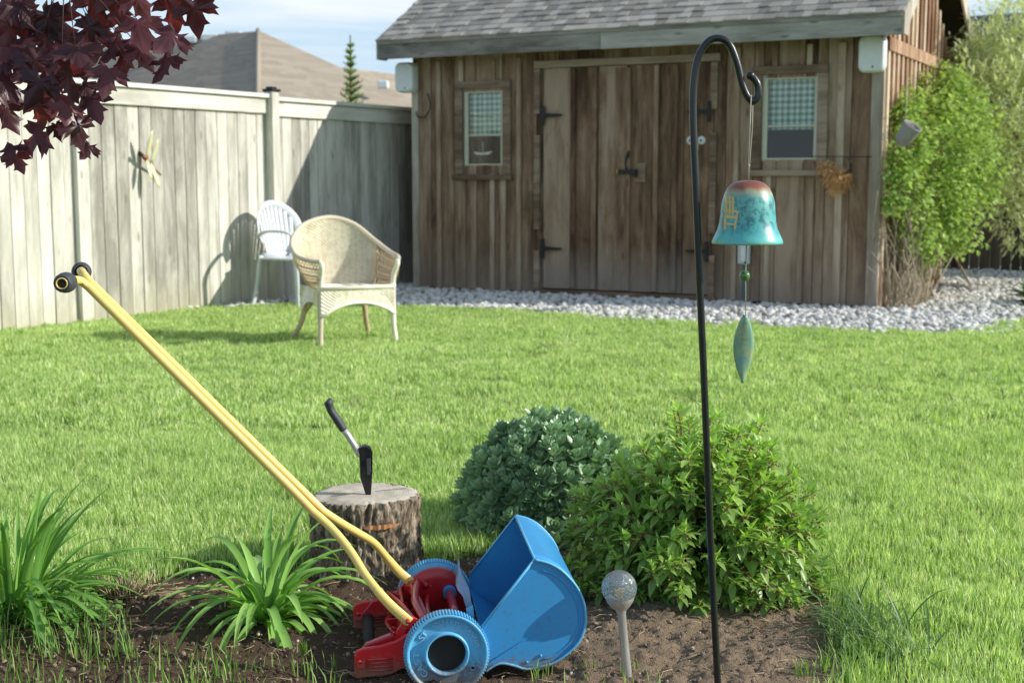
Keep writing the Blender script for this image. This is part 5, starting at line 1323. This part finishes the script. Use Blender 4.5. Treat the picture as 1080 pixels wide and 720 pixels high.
# hanging pot
p = atY(957,141,SH.w((W+.45,-.35,0)).y); t = thing('hanging_pot', 'small grey clay pot tilted and hung on a string against the climber', 'plant pot', p)
M['clay'] = flat('grey_clay', (.33,.31,.30), .85); T = Matrix.Rotation(R(28),4,'Y')@Matrix.Rotation(R(25),4,'X')
q = MB(); q.lathe([(.001,-.10),(.04,-.10),(.062,-.07),(.07,.0),(.074,.06),(.080,.075),(.074,.08),(.066,.07),(.06,.0),(.001,-.02)], 24, T); q.build('pot_body', M['clay'], t)
q = MB(); q.tube([(-.02,0,.08),(-.01,.02,.45)], .004, 5); q.tube(smooth([(-.07,0,.06),(-.02,0,.1),(.05,0,.05)],4), .004, 5); q.build('string', M['cord'], t)
# little creeping plants on the gravel at the wall foot
# ---- spruce behind the fence
random.seed(45); b0 = atY(371,150,17.5); b0.z = 0; tpz = atY(371,37,17.5).z
t = thing('young_spruce', 'small pointed young spruce behind the fence left of the shed', 'tree', b0); q = MB(); tq = MB()
tq.tube([(0,0,0),(0,0,tpz)], [.04,.008], 7)
M['spruce'] = leafmat('spruce_needles', (.20,.33,.12), (.42,.52,.24), .3, .6)
H_ = tpz
z = .9
while z < H_-.10:
    k = max(0,(H_-z)/(H_-.9)); 
    for i in range(7):
        a = random.uniform(0,6.28); L_ = (.05+1.0*k*random.uniform(.5,1.1))*.44; d = Vector((math.cos(a),math.sin(a),.55*(1-k)+.2)).normalized(); b = Vector((0,0,z)); e = b+d*L_
        tq.tube([b,e],[.008,.003],4)
        for j in range(int(L_*150)+8):
            pp = b.lerp(e,random.random()); q.leaf(pp,(d*.6+Vector((random.uniform(-1,1),random.uniform(-1,1),random.uniform(-.3,.9)))).normalized(),(0,0,1),.06,.012,(1,1,0),0,0)
    z += .085
for j in range(60): q.leaf((0,0,H_-.35+random.random()*.22),(random.uniform(-1,1),random.uniform(-1,1),1.2),(0,0,1),.04,.008,(1,1,0),0,0)
tq.build('trunk', M['brownstem'], t); q.build('crown', M['spruce'], t)
# tree tip far behind the left fence
# ================================================================ MAPLE
random.seed(50)
m, nt, out = mat('maple_leaf'); r = rndattr(nt); v = coords(nt,(1,1,1)); n = noi(nt, v, 14, 4)
s = mth(nt,'ADD',mth(nt,'MULTIPLY',r,.65),mth(nt,'MULTIPLY',n,.35))
c = ramp(nt, s, [(.1,(.028,.012,.017)),(.5,(.070,.027,.036)),(.8,(.145,.055,.065)),(1,(.22,.055,.05))])
b = N(nt,'ShaderNodeBsdfPrincipled'); nt.links.new(c, b.inputs['Base Color']); b.inputs['Roughness'].default_value = .36; b.inputs['Specular IOR Level'].default_value = .55
tl = N(nt,'ShaderNodeBsdfTranslucent'); nt.links.new(mixc(nt,1.0,c,(2.6,.75,.6),'MULTIPLY'), tl.inputs['Color']); mx = N(nt,'ShaderNodeMixShader'); mx.inputs[0].default_value = .42
nt.links.new(b.outputs[0], mx.inputs[1]); nt.links.new(tl.outputs[0], mx.inputs[2]); nt.links.new(mx.outputs[0], out.inputs['Surface']); M['maple'] = m
half = [(0,-.02),(.10,-.14),(.30,-.20),(.24,-.08),(.40,-.04),(.62,-.02),(.54,.08),(.70,.22),(.58,.24),(.66,.42),(.50,.36),(.36,.36),(.22,.30),(.28,.50),(.38,.62),(.22,.64),(.14,.80),(.0,1.05)]
outl = [(x,y) for x,y in half] + [(-x,y) for x,y in reversed(half[1:-1])]
def maple_leaf(mb, p, d, up, size, droop):
    d = Vector(d).normalized(); side = d.cross(Vector(up)).normalized(); nn = side.cross(d).normalized(); rr_ = random.random(); tw = random.uniform(-.25,.25); cu = random.uniform(.05,.35)
    def pos(x, y, k=0):
        z = -cu*abs(x)**1.3 - droop*max(0,y)**1.8 + .07*math.sin(x*9+y*7+k) + tw*x*y + .06*math.cos(5*math.atan2(x,y-.15))*math.hypot(x,y-.15)*1.6
        return p + (side*x + d*(y-.0) + nn*z)*size
    # fan mesh with an inner ring so that the blade can curl
    n = len(outl); vs = [pos(0,.18)] + [pos(x*.5,.18+(y-.18)*.5) for x,y in outl] + [pos(x,y) for x,y in outl]
    fs = [(0,1+i,1+(i+1)%n) for i in range(n)] + [(1+i,1+n+i,1+n+(i+1)%n,1+(i+1)%n) for i in range(n)]
    mb.add(vs, fs, rr_, 0, True)
TB = Vector((-2.7,3.9,0))
t = thing('purple_maple', 'dark purple leaved maple with a branch hanging in at the upper left', 'tree', TB); q = MB(); tq = MB()
hand = [(30,150,44),(85,142,42),(52,108,46),(97,112,40),(8,160,34),(10,125,40),(112,85,36),(170,70,44),(153,60,38),(175,42,46),(206,20,40),(182,18,40),(130,62,40),(147,32,42),(150,6,40),(116,52,42),(60,68,46),(92,38,42),(36,76,44),(20,58,42),(60,28,44),(100,14,44),(28,18,42),(126,12,38),(8,40,42),(14,95,42),(40,120,36),(36,96,42),(76,88,44),(48,48,44),(96,100,34),(70,120,34),(2,72,40),(84,62,42),(20,172,24),(90,160,26),(62,140,22)]
spots = [(x,y,s,random.uniform(2.9,3.15)) for x,y,s in hand]
for _ in range(38):
    x = random.uniform(-60,125); lim = 125-.55*max(0,x)+ (20 if x<20 else 0); y = random.uniform(-60,max(10,lim)); spots.append((x,y,random.uniform(34,46),random.uniform(3.1,3.7)))
for _ in range(34):
    spots.append((random.uniform(60,205),random.uniform(-70,-4),random.uniform(34,44),random.uniform(3.0,3.6)))
twn = [Vector(v_) for v_ in ((-1.02,3.3,1.93),(-1.15,3.25,1.75),(-.98,3.1,1.62),(-.85,3.2,1.92),(-.72,3.15,1.85))]
limbs = [[(-2.66,3.9,1.2),(-2.2,3.6,1.9),(-1.55,3.4,2.05),(-.95,3.2,1.96),(-.76,3.12,1.90)],[(-2.2,3.6,1.9),(-1.6,3.35,1.78),(-1.15,3.2,1.66),(-1.0,3.05,1.55)],[(-1.55,3.4,2.05),(-1.3,3.2,2.2),(-.9,3.2,2.2),(-.6,3.2,2.15)],[(-2.66,3.9,1.4),(-2.8,3.5,2.2),(-2.5,3.0,2.7)],[(-2.66,3.9,1.4),(-2.3,4.1,2.4),(-1.9,4.2,2.9)]]
allp = []
for L_ in limbs:
    S_ = smooth([Vector(p)-TB for p in L_],8); r0 = .03 if L_[0][0] < -2.5 else .012
    tq.tube(S_, [max(.003,r0*(1-.9*i/len(S_))) for i in range(len(S_))], 8); allp += S_
tk = MB(); tk.tube(smooth([(0,0,0),(.02,.0,.7),(.04,0,1.2),(.05,.02,1.8)],6), [.075-.002*i for i in range(19)], 14); tk.build('trunk', M['bark'], t)
def place_leaf(c, size):
    """c: centre of the blade (tree space)"""
    az = random.uniform(0,6.28); d = Vector((math.cos(az)*.55+random.gauss(.1,.2), math.sin(az)*.4-.25, random.uniform(-1.0,-.35))).normalized()
    up = Vector((random.gauss(.1,.35), -1+random.gauss(0,.35), .7+random.gauss(0,.3)))
    p = c-d*size*.45
    maple_leaf(q, p, d, up, size, random.uniform(.1,.5))
    near_ = min(allp, key=lambda w: (w-p).length_squared)
    if (near_-p).length < .22: tq.tube([near_, near_.lerp(p,.5)+Vector((0,0,.02)), p], [.0018,.0013,.001], 4)
for x, y, s, Y in spots:
    c_ = atY(x, y, Y)-TB; place_leaf(c_, s/FPX*Y*random.uniform(.85,1.05)*.93)
for _ in range(900):
    d = Vector((random.gauss(0,1),random.gauss(0,1),random.gauss(0,1))).normalized()*random.uniform(.5,1)**.5
    c_ = Vector((-.1+d.x*.85, d.y*.8-.1, 2.35+d.z*.7)); w_ = c_+TB
    if w_.x > -.42*w_.y: continue
    place_leaf(c_, random.uniform(.08,.11))
M['darktwig'] = flat('dark_twig', (.07,.04,.035), .8); q.build('crown', M['maple'], t); tq.build('branch', M['darktwig'], t)
